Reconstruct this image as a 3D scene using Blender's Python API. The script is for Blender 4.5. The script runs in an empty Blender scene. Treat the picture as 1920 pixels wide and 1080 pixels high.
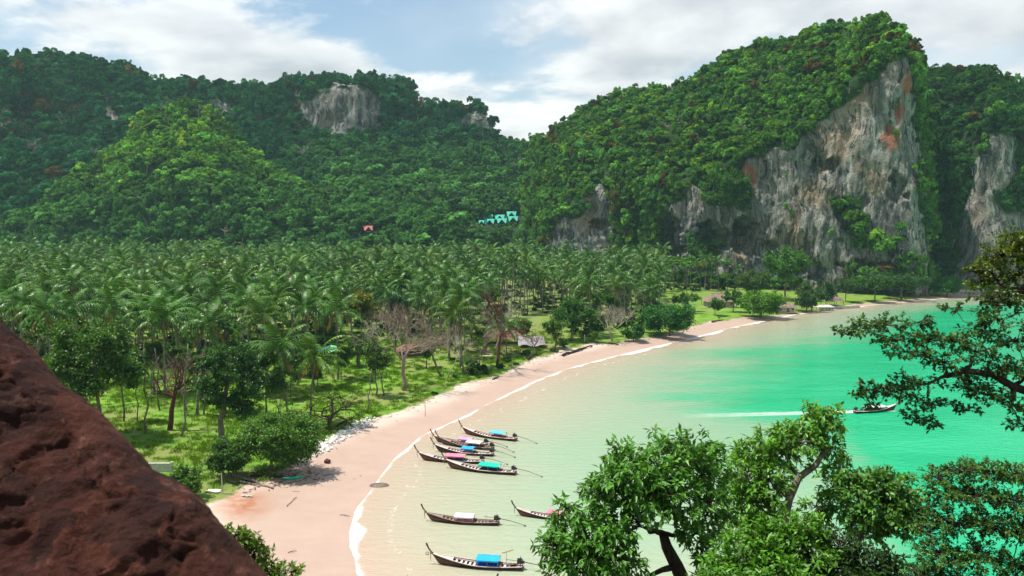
import bpy, math, random
import numpy as np
from mathutils import Vector, Matrix
from mathutils.bvhtree import BVHTree
random.seed(7); rng = np.random.default_rng(11)
D = bpy.data; SC = bpy.context.scene; COL = SC.collection
R = math.radians

# ------------------------------------------------------------------ camera, sky, sun, exposure
F = 1507.0; CAMZ = 36.0; TH = math.atan(110.0 / F)
cam_d = D.cameras.new('camera'); cam = D.objects.new('camera', cam_d); COL.objects.link(cam)
cam.location = (0, 0, CAMZ); cam.rotation_euler = (math.pi/2 - TH, 0, 0)
cam_d.sensor_width = 36.0; cam_d.lens = 36.0 * F / 1920.0
cam_d.clip_start = 0.1; cam_d.clip_end = 30000
cam_d.dof.use_dof = True; cam_d.dof.focus_distance = 140; cam_d.dof.aperture_fstop = 2.4
SC.camera = cam
SUN = Vector((-0.33, 0.03, 0.94)).normalized()
sun_el = math.asin(SUN.z); sun_az = math.atan2(SUN.x, SUN.y)
W = D.worlds.new('World'); SC.world = W; W.use_nodes = True
sl = D.lights.new('sun', 'SUN'); sl.energy = 5.0; sl.angle = R(0.6); sl.color = (1.0, 0.95, 0.86)
so = D.objects.new('sun', sl); COL.objects.link(so); so.rotation_euler = SUN.to_track_quat('Z', 'Y').to_euler()
SC.view_settings.view_transform = 'Standard'; SC.view_settings.look = 'None'
SC.view_settings.exposure = 0.4; SC.view_settings.gamma = 1.0; SC.view_settings.use_curve_mapping = False
cy = SC.cycles
cy.max_bounces = 5; cy.diffuse_bounces = 2; cy.glossy_bounces = 2; cy.transmission_bounces = 2
cy.transparent_max_bounces = 8; cy.volume_bounces = 0
cy.use_denoising = True; cy.use_adaptive_sampling = True; cy.adaptive_threshold = .02; cy.sample_clamp_indirect = 4
cy.caustics_reflective = False; cy.caustics_refractive = False

class N:
    """tiny node-tree helper"""
    def __init__(s, tree): s.t = tree
    def n(s, typ, **kw):
        nd = s.t.nodes.new(typ)
        for k, v in kw.items():
            if k == 'i':
                for kk, vv in v.items():
                    so_ = nd.inputs[kk]
                    if isinstance(vv, bpy.types.NodeSocket): s.t.links.new(vv, so_)
                    else: so_.default_value = vv
            else: setattr(nd, k, v)
        return nd
    def math(s, op, a, b=0.0, c=0.0, clamp=False):
        return s.n('ShaderNodeMath', operation=op, use_clamp=clamp, i={0: a, 1: b, 2: c}).outputs[0]
    def mix(s, f, a, b, mode='MIX'):
        nd = s.n('ShaderNodeMix', data_type='RGBA', blend_type=mode)
        for k, v in ((0, f), (6, a), (7, b)):
            if isinstance(v, bpy.types.NodeSocket): s.t.links.new(v, nd.inputs[k])
            else: nd.inputs[k].default_value = (tuple(v) + (1,))[:4] if k else v
        return nd.outputs[2]
    def noise(s, vec, scale, detail=4, rough=.55, dist=0.0):
        i = {'Scale': scale, 'Detail': detail, 'Roughness': rough, 'Distortion': dist}
        if vec is not None: i['Vector'] = vec
        return s.n('ShaderNodeTexNoise', i=i).outputs[0]
    def ramp(s, f, stops, interp='LINEAR'):
        nd = s.n('ShaderNodeValToRGB', i={0: f}); cr = nd.color_ramp; cr.interpolation = interp
        while len(cr.elements) < len(stops): cr.elements.new(.5)
        for e, (p, c) in zip(cr.elements, stops):
            e.position = p; e.color = (c, c, c, 1) if isinstance(c, (int, float)) else (tuple(c) + (1,))[:4]
        return nd.outputs[0]
    def smooth(s, v, a, b):
        return s.n('ShaderNodeMapRange', interpolation_type='SMOOTHSTEP', i={0: v, 1: a, 2: b, 3: 0.0, 4: 1.0}).outputs[0]
    def mapv(s, vec, scale=(1,1,1), loc=(0,0,0)):
        return s.n('ShaderNodeMapping', i={0: vec, 1: loc, 3: scale}).outputs[0]
    def attr(s, name, typ='GEOMETRY', out='Fac'):
        return s.n('ShaderNodeAttribute', attribute_name=name, attribute_type=typ).outputs[out]

def pix_dir(px, py):
    cx = (px-960)/F; cyv = -(py-540)/F
    return np.array([cx, math.cos(TH)+cyv*math.sin(TH), -math.sin(TH)+cyv*math.cos(TH)])

# world: physical sky, with broken cumulus and a high veil over it
def build_world():
    h = N(W.node_tree); W.node_tree.nodes.clear()
    sky = h.n('ShaderNodeTexSky', sky_type='NISHITA', sun_disc=False, sun_elevation=sun_el, sun_rotation=sun_az)
    sky.air_density = 1.3; sky.dust_density = .25; sky.ozone_density = 2.0
    tc = h.n('ShaderNodeTexCoord').outputs['Generated']
    sep = h.n('ShaderNodeSeparateXYZ', i={0: tc})
    x, y, z = sep.outputs
    zz = h.math('ADD', h.math('MAXIMUM', z, 0.0), 0.22)
    comb = h.n('ShaderNodeCombineXYZ', i={0: h.math('DIVIDE', x, zz), 1: h.math('DIVIDE', y, zz), 2: h.math('MULTIPLY', z, 1.5)}).outputs[0]
    v1 = h.mapv(comb, (1, 1, 1), (10.629, -13.616, .4))
    n1 = h.noise(v1, 1.3, 10, .58, .15)
    v2 = h.mapv(comb, (1, 1, 1), (10.629, -13.666, .52))
    n2 = h.noise(v2, 1.3, 5, .5, .15)
    veil = h.noise(h.mapv(comb, (1, .55, 1), (-13.616, 10.629, 0)), 0.7, 5, .5, .6)
    low = h.smooth(z, .95, .05)                       # clouds stack up towards the horizon
    dens = h.math('MULTIPLY', h.smooth(n1, .43, .53), h.math('MULTIPLY_ADD', low, .80, .12))
    vd = h.math('MULTIPLY', h.smooth(veil, .34, .66), h.math('MULTIPLY_ADD', low, .80, .05))
    shade = h.math('ADD', h.math('MULTIPLY', h.math('SUBTRACT', n1, n2), 4.0), h.math('MULTIPLY_ADD', h.smooth(n1, .70, .48), .35, .35), clamp=True)
    ccol = h.mix(shade, (.34, .38, .43), (1.0, .99, .97))
    vcol = h.mix(h.smooth(veil, .45, .75), (.50, .60, .70), (.86, .86, .86))
    bg_s = h.n('ShaderNodeBackground', i={0: sky.outputs[0], 1: 0.10}).outputs[0]
    bg_v = h.n('ShaderNodeBackground', i={0: vcol, 1: .98}).outputs[0]
    bg_c = h.n('ShaderNodeBackground', i={0: ccol, 1: .95}).outputs[0]
    m1 = h.n('ShaderNodeMixShader', i={0: vd, 1: bg_s, 2: bg_v}).outputs[0]
    m2 = h.n('ShaderNodeMixShader', i={0: dens, 1: m1, 2: bg_c}).outputs[0]
    h.n('ShaderNodeOutputWorld', i={0: m2})
build_world()

# ------------------------------------------------------------------ pixel rays, noise, mesh helpers
def gp(px, py, z=0.0):
    d = pix_dir(px, py); t = (z-CAMZ)/d[2]
    return np.array([d[0]*t, d[1]*t, z])
def dp(px, py, Y):
    d = pix_dir(px, py); t = Y/d[1]
    return np.array([d[0]*t, Y, CAMZ+d[2]*t])
def prj(P):
    P = np.asarray(P, float); x = P[..., 0]; y = P[..., 1]; z = P[..., 2]-CAMZ
    fw = y*math.cos(TH)-z*math.sin(TH); up = y*math.sin(TH)+z*math.cos(TH)
    fw = np.where(np.abs(fw) < .01, .01, fw)
    return 960+F*x/fw, 540-F*up/fw

_perm = np.random.default_rng(5).permutation(512)
_perm = np.concatenate([_perm, _perm, _perm])
_g = np.random.default_rng(6).normal(size=(512, 3)); _g /= np.linalg.norm(_g, axis=1)[:, None]
def perlin(P):
    P = np.asarray(P, float); i = np.floor(P).astype(int); f = P-i; u = f*f*f*(f*(f*6-15)+10); i &= 511
    out = 0
    for a in (0, 1):
        for b in (0, 1):
            for c in (0, 1):
                hsh = _perm[_perm[_perm[i[..., 0]+a]+i[..., 1]+b]+i[..., 2]+c] & 511
                g = _g[hsh]; dd = f-np.array([a, b, c])
                w = (u[..., 0] if a else 1-u[..., 0])*(u[..., 1] if b else 1-u[..., 1])*(u[..., 2] if c else 1-u[..., 2])
                out = out+w*(g*dd).sum(-1)
    return out
def fbm(P, oct=4, lac=2.0, gain=.5):
    P = np.asarray(P, float); s = 0; a = 1.0
    for k in range(oct):
        s = s+a*perlin(P+k*17.3); P = P*lac; a *= gain
    return s
def inpoly(px, py, poly):
    px = np.asarray(px, float); py = np.asarray(py, float); ins = np.zeros(px.shape, bool); n = len(poly); j = n-1
    for i in range(n):
        xi, yi = poly[i]; xj, yj = poly[j]
        if yi != yj:
            ins ^= ((yi > py) != (yj > py)) & (px < (xj-xi)*(py-yi)/(yj-yi)+xi)
        j = i
    return ins
def dist_line(x, y, line):
    d = np.full(np.shape(x), 1e9)
    for (ax, ay), (bx, by) in zip(line[:-1], line[1:]):
        vx, vy = bx-ax, by-ay; L = vx*vx+vy*vy+1e-9
        t = np.clip(((x-ax)*vx+(y-ay)*vy)/L, 0, 1)
        d = np.minimum(d, np.hypot(x-ax-t*vx, y-ay-t*vy))
    return d

def setmesh(me, smooth):
    if smooth: me.polygons.foreach_set('use_smooth', [True]*len(me.polygons))
    me.update()
def mesh(name, V, Fc, mat=None, smooth=False):
    me = D.meshes.new(name); me.from_pydata([tuple(v) for v in V], [], [tuple(f) for f in Fc])
    if mat: me.materials.append(mat)
    setmesh(me, smooth); return me
def fastmesh(name, V, Fc, mat=None, smooth=False):
    """V (n,3) and Fc (m,k) arrays"""
    V = np.asarray(V, np.float32); Fc = np.asarray(Fc, np.int32); m, k = Fc.shape
    me = D.meshes.new(name); me.vertices.add(len(V)); me.vertices.foreach_set('co', V.ravel())
    me.loops.add(m*k); me.loops.foreach_set('vertex_index', Fc.ravel())
    me.polygons.add(m); me.polygons.foreach_set('loop_start', np.arange(0, m*k, k, dtype=np.int32))
    try: me.polygons.foreach_set('loop_total', np.full(m, k, np.int32))
    except Exception: pass
    if mat: me.materials.append(mat)
    me.update(calc_edges=True); setmesh(me, smooth); return me
def fattr(me, name, arr):
    a = me.attributes.new(name, 'FLOAT', 'POINT'); a.data.foreach_set('value', np.asarray(arr, np.float32).ravel())
def link(name, data, parent=None, loc=None, rz=None):
    o = D.objects.new(name, data); COL.objects.link(o)
    if parent is not None: o.parent = parent
    if loc is not None: o.location = tuple(float(v) for v in loc)
    if rz is not None: o.rotation_euler = (0, 0, rz)
    return o
def tag(o, label=None, cat=None, group=None, kind=None):
    if label: o['label'] = label
    if cat: o['category'] = cat
    if group: o['group'] = group
    if kind: o['kind'] = kind
    return o
def thing(name, label, cat, loc=(0, 0, 0), rz=0, group=None):
    return tag(link(name, None, None, loc, rz), label, cat, group)
def copy_tree(o, parent=None):
    kids = list(o.children); c = o.copy(); COL.objects.link(c); c.parent = parent
    for k in kids: copy_tree(k, c)
    return c

class MB:
    def __init__(s): s.v = []; s.f = []
    def add(s, V, Fc):
        b = len(s.v); s.v.extend([tuple(map(float, v)) for v in V]); s.f.extend([tuple(b+i for i in f) for f in Fc])
    def box(s, c, size, rot=None):
        hx, hy, hz = [q/2 for q in size]
        V = [Vector((sx*hx, sy*hy, sz*hz)) for sz in (-1, 1) for sy in (-1, 1) for sx in (-1, 1)]
        if rot is not None: V = [rot @ v for v in V]
        V = [v+Vector(c) for v in V]
        s.add(V, [(0,2,3,1), (4,5,7,6), (0,1,5,4), (2,6,7,3), (0,4,6,2), (1,3,7,5)])
    def tube(s, pts, rad, n=5, cap=True):
        pts = [(float(p[0]), float(p[1]), float(p[2])) for p in pts]
        if not hasattr(rad, '__len__'): rad = [rad]*len(pts)
        base = len(s.v); rx = ry = rz = None; cs = [(math.cos(2*math.pi*j/n), math.sin(2*math.pi*j/n)) for j in range(n)]; last = len(pts)-1
        for k, p in enumerate(pts):
            u, w = pts[min(k+1, last)], pts[max(k-1, 0)]; dx, dy, dz = u[0]-w[0], u[1]-w[1], u[2]-w[2]; l = math.sqrt(dx*dx+dy*dy+dz*dz)+1e-9; dx /= l; dy /= l; dz /= l
            if rx is None: rx, ry, rz = (1., 0., 0.) if abs(dx) < .8 else (0., 1., 0.)
            ax, ay, az = dy*rz-dz*ry, dz*rx-dx*rz, dx*ry-dy*rx; l = math.sqrt(ax*ax+ay*ay+az*az)+1e-9; ax /= l; ay /= l; az /= l
            bx, by, bz = dy*az-dz*ay, dz*ax-dx*az, dx*ay-dy*ax; rx, ry, rz = ay*dz-az*dy, az*dx-ax*dz, ax*dy-ay*dx; q = float(rad[k])
            for c, t in cs: s.v.append((p[0]+q*(c*ax+t*bx), p[1]+q*(c*ay+t*by), p[2]+q*(c*az+t*bz)))
        for k in range(len(pts)-1):
            for j in range(n):
                j2 = (j+1) % n; s.f.append((base+k*n+j, base+k*n+j2, base+(k+1)*n+j2, base+(k+1)*n+j))
        if cap:
            s.f.append(tuple(base+j for j in range(n))[::-1]); s.f.append(tuple(base+(len(pts)-1)*n+j for j in range(n)))
    def mesh(s, name, mat, smooth=False): return mesh(name, s.v, s.f, mat, smooth)
    def build(s, name, mat, parent=None, smooth=False): return link(name, s.mesh(name, mat, smooth), parent)

# ------------------------------------------------------------------ materials
def newmat(name):
    m = D.materials.new(name); m.use_nodes = True; m.node_tree.nodes.clear(); return m, N(m.node_tree)
def out(h, sh, disp=None): h.n('ShaderNodeOutputMaterial', i={0: sh})
def bsdf(h, col, rough=.8, spec=.3, normal=None, **kw):
    i = {'Base Color': (tuple(col)+(1,))[:4] if isinstance(col, tuple) else col, 'Roughness': rough, 'Specular IOR Level': spec}
    if normal is not None: i['Normal'] = normal
    i.update(kw); return h.n('ShaderNodeBsdfPrincipled', i=i).outputs[0]
def bump(h, hgt, strength=.5, dist=.1): return h.n('ShaderNodeBump', i={'Height': hgt, 'Strength': strength, 'Distance': dist}).outputs[0]
def wpos(h): return h.n('ShaderNodeNewGeometry').outputs['Position']
def opos(h): return h.n('ShaderNodeTexCoord').outputs['Object']

def paint(name, col, rough=.6, var=.25, scale=3.0, spec=.3, bumpd=.0):
    m, h = newmat(name); p = opos(h); nz = h.noise(p, scale, 6, .6)
    c = h.mix(h.smooth(nz, .3, .75), tuple(q*(1-var) for q in col), tuple(min(1, q*(1+var*.6)) for q in col))
    nm = bump(h, h.noise(p, scale*6, 4), .5, bumpd) if bumpd else None
    out(h, bsdf(h, c, rough, spec, nm)); return m

def leafmat(name, trans=.3, gloss=.0, var=.35, fixed=None):
    """leaf colour = the tint carried by each tree, varied from leaf clump to leaf clump"""
    m, h = newmat(name)
    tint = h.n('ShaderNodeAttribute', attribute_name='tint', attribute_type='INSTANCER').outputs['Color'] if fixed is None else fixed
    nz = h.noise(opos(h), 1.7, 3, .6)
    rnd = h.n('ShaderNodeNewGeometry').outputs['Random Per Island']
    f = h.math('ADD', h.math('MULTIPLY_ADD', h.smooth(nz, .3, .7), var*1.2, 1-var), h.math('MULTIPLY', h.math('SUBTRACT', rnd, .5), var))
    k = h.n('ShaderNodeCombineXYZ', i={0: f, 1: f, 2: h.math('MULTIPLY', f, .9)}).outputs[0]
    c = h.mix(1.0, tint, k, 'MULTIPLY')
    d = h.n('ShaderNodeBsdfDiffuse', i={0: c}).outputs[0]
    t = h.n('ShaderNodeBsdfTranslucent', i={0: h.mix(1.0, c, (1.35, 1.25, .5), 'MULTIPLY')}).outputs[0]
    s = h.n('ShaderNodeMixShader', i={0: trans, 1: d, 2: t}).outputs[0]
    if gloss:
        g = h.n('ShaderNodeBsdfGlossy', i={0: (.9, .95, .9, 1), 'Roughness': .38}).outputs[0]
        s = h.n('ShaderNodeMixShader', i={0: gloss, 1: s, 2: g}).outputs[0]
    out(h, s); return m

M_leaf = leafmat('forest_leaves', .34, .0, .5)
M_palm = leafmat('palm_leaflets', .12, .020, .5)
M_palmdry = leafmat('dry_palm_leaflets', .15, .0, .4, (.19, .145, .055, 1))
M_near = leafmat('near_leaves', .32, .02, .55)

def bark(name, a, b, scale=6, bd=.03):
    m, h = newmat(name); p = opos(h); nz = h.noise(h.mapv(p, (1, 1, .25)), scale, 6, .65)
    out(h, bsdf(h, h.mix(h.smooth(nz, .35, .68), a, b), .9, .15, bump(h, nz, .7, bd))); return m
M_bark = bark('grey_bark', (.09, .075, .055), (.24, .20, .155))
M_barkd = bark('dark_bark', (.022, .016, .012), (.085, .062, .045))
M_barkp = bark('pinkish_dead_bark', (.16, .10, .08), (.42, .32, .27))
M_barkw = bark('pale_dead_bark', (.24, .20, .16), (.52, .46, .38))
M_barkr = bark('red_brown_bark', (.055, .02, .015), (.15, .065, .05))
M_palmt = bark('palm_trunk_bark', (.12, .105, .085), (.30, .27, .22), 5)
M_drift = bark('driftwood_grey', (.14, .10, .08), (.40, .33, .28), 5)

def rockmat():
    """grey limestone: pale and black runs of water-stain, ochre and rust faces, undergrowth soil where plants root"""
    m, h = newmat('limestone_cliff'); p = wpos(h)
    warp = h.n('ShaderNodeTexNoise', i={'Vector': p, 'Scale': .05, 'Detail': 3}).outputs[1]
    pw = h.n('ShaderNodeMixRGB', blend_type='ADD', i={0: 1.0, 1: p, 2: h.mix(1.0, warp, (14, 14, 6), 'MULTIPLY')}).outputs[0]
    st1 = h.noise(h.mapv(pw, (.22, .22, .016)), 1.0, 6, .62)
    st2 = h.noise(h.mapv(pw, (.55, .55, .03), (9, 4, 2)), 1.0, 5, .6)
    blot = h.noise(pw, .045, 5, .6)
    fine = h.noise(p, .8, 6, .7)
    base = h.ramp(st1, [(.30, (.022, .023, .024)), (.40, (.10, .102, .095)), (.50, (.20, .197, .165)), (.64, (.41, .405, .355))])
    base = h.mix(h.math('MULTIPLY', h.smooth(st2, .52, .62), .85), base, (.018, .019, .021))
    base = h.mix(h.math('MULTIPLY', h.smooth(st2, .40, .28), .6), base, (.50, .50, .48))
    st3 = h.noise(h.mapv(pw, (1.1, 1.1, .022), (3, 8, 5)), 1.0, 4, .65)
    base = h.mix(h.math('MULTIPLY', h.smooth(st3, .56, .66), .8), base, (.016, .017, .018))
    base = h.mix(h.math('MULTIPLY', h.smooth(st3, .40, .30), .7), base, (.58, .57, .53))
    och = h.math('MAXIMUM', h.math('MULTIPLY', h.smooth(blot, .55, .68), .5), h.attr('ochre'))
    och = h.math('MULTIPLY', och, h.smooth(st2, .62, .46))
    base = h.mix(h.math('MULTIPLY', och, .5), base, h.mix(fine, (.30, .17, .075), (.52, .36, .20)))
    rust = h.math('MULTIPLY', h.attr('rust'), h.smooth(fine, .25, .55))
    base = h.mix(rust, base, (.34, .105, .05))
    base = h.mix(h.math('MULTIPLY', h.smooth(fine, .52, .30), .4), base, (.05, .055, .05))
    base = h.mix(h.math('MULTIPLY', h.smooth(blot, .50, .36), .30), base, (.10, .17, .15))
    soil = h.mix(h.noise(p, .3, 4), (.014, .034, .010), (.035, .080, .020))
    base = h.mix(h.attr('veg'), base, soil)
    hgt = h.math('ADD', h.math('MULTIPLY', st1, 1.6), h.math('MULTIPLY', fine, .8))
    out(h, bsdf(h, base, .9, .2, bump(h, hgt, 1.0, 2.2))); return m
M_rock = rockmat()

# ------------------------------------------------------------------ shore lines (world metres, from rays onto the water plane)
SHORE_PX = [(1920, 552.5), (1850, 554.5), (1800, 557), (1755, 561), (1690, 567.5), (1640, 571.5), (1560, 580), (1480, 591), (1380, 612), (1290, 635),
            (1200, 656), (1130, 673), (1060, 692), (1000, 715), (940, 744), (870, 780), (790, 816), (740, 858), (712, 890),
            (688, 925), (664, 955), (650, 1000), (658, 1040), (667, 1078)]
SHORE_W = [1.5, 1, 1, 1, 1.2, 1.2, 1.6, 2.0, 2.8, 2.4, 2.6, 2.0, 1.6, 1.1, .9, .8, .8, .7, .7, 2.0, 1.4, 2.4, 1.6, .5]
shore = [tuple(gp(a, b)[:2]) for a, b in SHORE_PX]
shore = [(9000., 700.), (900., 520.), (480., 462.)] + shore + [(-13., 74.), (-6., 66.), (20., 62.), (70., 60.), (200., 50.), (9000., -400.)]
shore_w = [1, 1, 1] + SHORE_W + [.5, .5, .5, .5, .5, .5]
SEA = shore + [(9000., 100.)]
GRASS_PX = [(300, 960), (385, 938), (440, 915), (520, 893), (566, 850), (650, 800), (720, 776), (800, 746), (890, 709), (960, 688), (1010, 668),
            (1050, 655), (1110, 641), (1150, 639), (1200, 631), (1240, 626), (1310, 604), (1360, 597), (1400, 591), (1480, 583), (1560, 575), (1600, 566)]
grassl = [tuple(gp(a, b, 1.5)[:2]) for a, b in GRASS_PX]
LAND_G = [(-9000., 60.)] + grassl + [tuple(gp(a, b, 1.5)[:2]) for a, b in ((1660, 561), (1700, 558), (1760, 552))] + [(260., 470.), (9000., 900.), (9000., 9000.), (-9000., 9000.)]
def sdist(x, y):
    d = dist_line(x, y, shore); return np.where(inpoly(x, y, SEA), -d, d)
def ground_z(x, y):
    x = np.asarray(x, float); y = np.asarray(y, float); s = sdist(x, y)
    z = np.where(s < 0, np.maximum(-5, .07*s), 1.7*(1-np.exp(-np.maximum(s, 0)/15))+np.clip(.011*(s-40), 0, 5))
    P = np.stack([x/23., y/23., 0*x], -1)
    return z+np.clip((s-6)/20, 0, 1)*.35*perlin(P)
def gz(x, y): return float(ground_z(np.array([x]), np.array([y]))[0])
def on_ground(px, py):
    z = 1.0
    for _ in range(4):
        p = gp(px, py, z); z = gz(p[0], p[1])
    p[2] = z; return p

# ------------------------------------------------------------------ ground, beach, sea
def axis(a, b, step, far):
    mid = np.arange(a, b+.01, step); lo, hi = [], []; s = step; v = a
    while v > -far: s *= 1.35; v -= s; lo.append(v)
    s = step; v = b
    while v < far: s *= 1.35; v += s; hi.append(v)
    return np.array(lo[::-1]+list(mid)+hi)
def gridfaces(nx, ny):
    i = np.arange(nx-1)[None, :]+nx*np.arange(ny-1)[:, None]; i = i.ravel()
    return np.stack([i, i+1, i+nx+1, i+nx], 1)

def groundmat():
    m, h = newmat('sand_and_grass'); p = wpos(h)
    n_big = h.noise(p, .06, 4, .6); n_mid = h.noise(p, .35, 6, .65); n_fine = h.noise(p, 2.2, 5, .7)
    dry = h.mix(n_mid, (.50, .395, .325), (.61, .495, .415))
    wet = h.mix(n_mid, (.39, .275, .215), (.47, .345, .275))
    sand = h.mix(h.attr('wet'), dry, wet)
    tide = h.noise(h.mapv(p, (.2, .6, 1)), 1.3, 6, .7)
    sand = h.mix(h.math('MULTIPLY', h.smooth(tide, .60, .72), h.attr('dirt')), sand, (.20, .14, .10))
    fl_ = h.noise(p, 1.6, 8, .75, .6); sand = h.mix(h.math('MULTIPLY', h.smooth(fl_, .66, .74), .55), sand, (.16, .115, .085))
    sand = h.mix(h.math('MULTIPLY', h.smooth(h.noise(h.mapv(p, (.10, .22, 1)), 1.0, 5, .6, .8), .42, .62), .16), sand, (.33, .23, .18))
    sand = h.mix(h.math('MULTIPLY', h.attr('mud'), h.smooth(n_mid, .25, .6)), sand, (.33, .12, .05))
    soil = h.mix(n_fine, (.16, .115, .065), (.30, .23, .14))
    lush = h.mix(h.smooth(n_mid, .35, .68), (.080, .185, .014), (.185, .345, .026))
    dryg = h.mix(n_fine, (.13, .19, .035), (.25, .26, .08))
    g = h.mix(h.smooth(h.math('ADD', n_big, h.math('MULTIPLY', n_mid, .5)), .70, .90), lush, dryg)
    g = h.mix(h.math('MULTIPLY', h.smooth(n_fine, .56, .70), .6), g, soil)
    g = h.mix(h.attr('bare'), g, soil)
    edge = h.smooth(h.math('ADD', h.attr('grass'), h.math('MULTIPLY', h.math('SUBTRACT', n_mid, .5), .9)), .38, .62)
    c = h.mix(edge, sand, g)
    hg = h.math('ADD', h.math('MULTIPLY', n_fine, edge), h.math('MULTIPLY', n_mid, .5))
    out(h, bsdf(h, c, h.math('MULTIPLY_ADD', h.attr('wet'), -.45, .95), .25, bump(h, hg, .6, .35))); return m

def build_ground():
    xs = axis(-300, 270, 2.2, 12000); ys = axis(56, 560, 2.2, 12000)
    X, Y = np.meshgrid(xs, ys); x = X.ravel(); y = Y.ravel()
    z = ground_z(x, y); s = sdist(x, y)
    me = fastmesh('ground', np.stack([x, y, z], 1), gridfaces(len(xs), len(ys)), groundmat(), True)
    gd = dist_line(x, y, grassl); ins = inpoly(x, y, LAND_G); sg = np.where(ins, gd, -gd)
    nz = fbm(np.stack([x/9, y/9, 0*x], 1), 3)
    fattr(me, 'grass', np.clip(.5+(sg+nz*3.5)/6, 0, 1))
    fattr(me, 'wet', np.clip(1-(s-5.0-.02*np.maximum(y-120, 0)-8*np.clip((150-y)/40, 0, 1)-nz*1.6)/4.0, 0, 1))
    px, py = prj(np.stack([x, y, z], 1))
    mud = np.clip(1.3-np.hypot((px-455)/48, (py-945)/30), 0, 1)*(y > 60)*(y < 140)
    fattr(me, 'mud', mud)
    fattr(me, 'dirt', np.clip(1-np.abs(sg+2)/6, 0, 1)*(s > 5))
    grove = np.clip((y-230)/60, 0, 1)*.28*(px < 1150)
    path = np.exp(-((px-940)/150)**2-((py-655)/14)**2)*(y > 150)*(y < 330)
    fattr(me, 'bare', np.clip(grove+.9*path+.6*np.exp(-((px-470)/60)**2-((py-905)/18)**2), 0, 1))
    tag(link('ground', me), 'sandy beach running into green lawn and palm grove floor', None, None, 'structure')
build_ground()

def watermat():
    m, h = newmat('sea_water'); p = wpos(h)
    sh = h.attr('shore'); gr = h.attr('green')
    warp = h.noise(h.mapv(p, (.012, .035, 1)), 1.0, 6, .65, .8)
    warp2 = h.noise(h.mapv(p, (.03, .10, 1), (5, 3, 0)), 1.0, 5, .6, .5)
    d = h.math('ADD', sh, h.math('MULTIPLY', h.math('SUBTRACT', warp, .5), h.math('MULTIPLY_ADD', sh, .55, 6)))
    silt = h.ramp(h.math('DIVIDE', d, 90), [(0, (.46, .345, .26)), (.05, (.43, .36, .26)), (.13, (.375, .38, .265)), (.30, (.285, .39, .26)), (1, (.15, .38, .215))])
    gg = h.math('ADD', gr, h.math('MULTIPLY', h.math('SUBTRACT', h.math('MULTIPLY_ADD', warp2, .6, h.math('MULTIPLY', warp, .7)), .64), 1.0))
    em = h.mix(h.smooth(warp2, .35, .7), (.006, .36, .155), (.022, .43, .205))
    c = h.mix(h.smooth(gg, .05, .66), silt, em)
    # surf: a broken white edge that follows the waterline
    fn = h.noise(p, .9, 6, .7, .4); fn2 = h.noise(h.mapv(p, (.12, .12, 1)), 1.0, 3, .5)
    fw = h.math('MULTIPLY_ADD', h.attr('foamw'), h.math('MULTIPLY', h.smooth(fn2, .30, .70), 1.0), .42)
    f1 = h.smooth(h.math('SUBTRACT', h.math('ADD', sh, h.math('MULTIPLY', h.math('SUBTRACT', fn, .5), 1.5)), fw), .15, -.75)
    f2d = h.math('ABSOLUTE', h.math('SUBTRACT', sh, h.math('MULTIPLY_ADD', fn2, 7.0, 1.5)))
    f2 = h.math('MULTIPLY', h.math('MULTIPLY', h.smooth(f2d, .55, .1), h.smooth(fn, .52, .62)), .35)
    foam = h.math('MULTIPLY', h.math('MAXIMUM', f1, f2), h.math('MULTIPLY_ADD', h.smooth(fn, .30, .55), .45, .55))
    c = h.mix(foam, c, (.70, .67, .63))
    wv = h.math('ADD', h.noise(h.mapv(p, (.35, .9, 1)), 1.0, 5, .65, .3), h.math('MULTIPLY', h.noise(h.mapv(p, (1.8, 3.2, 1)), 1.0, 4, .6), .4))
    out(h, bsdf(h, c, h.math('MULTIPLY_ADD', foam, .6, .13), .42, bump(h, wv, .6, .35), IOR=1.33)); return m
M_water = watermat()

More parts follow.
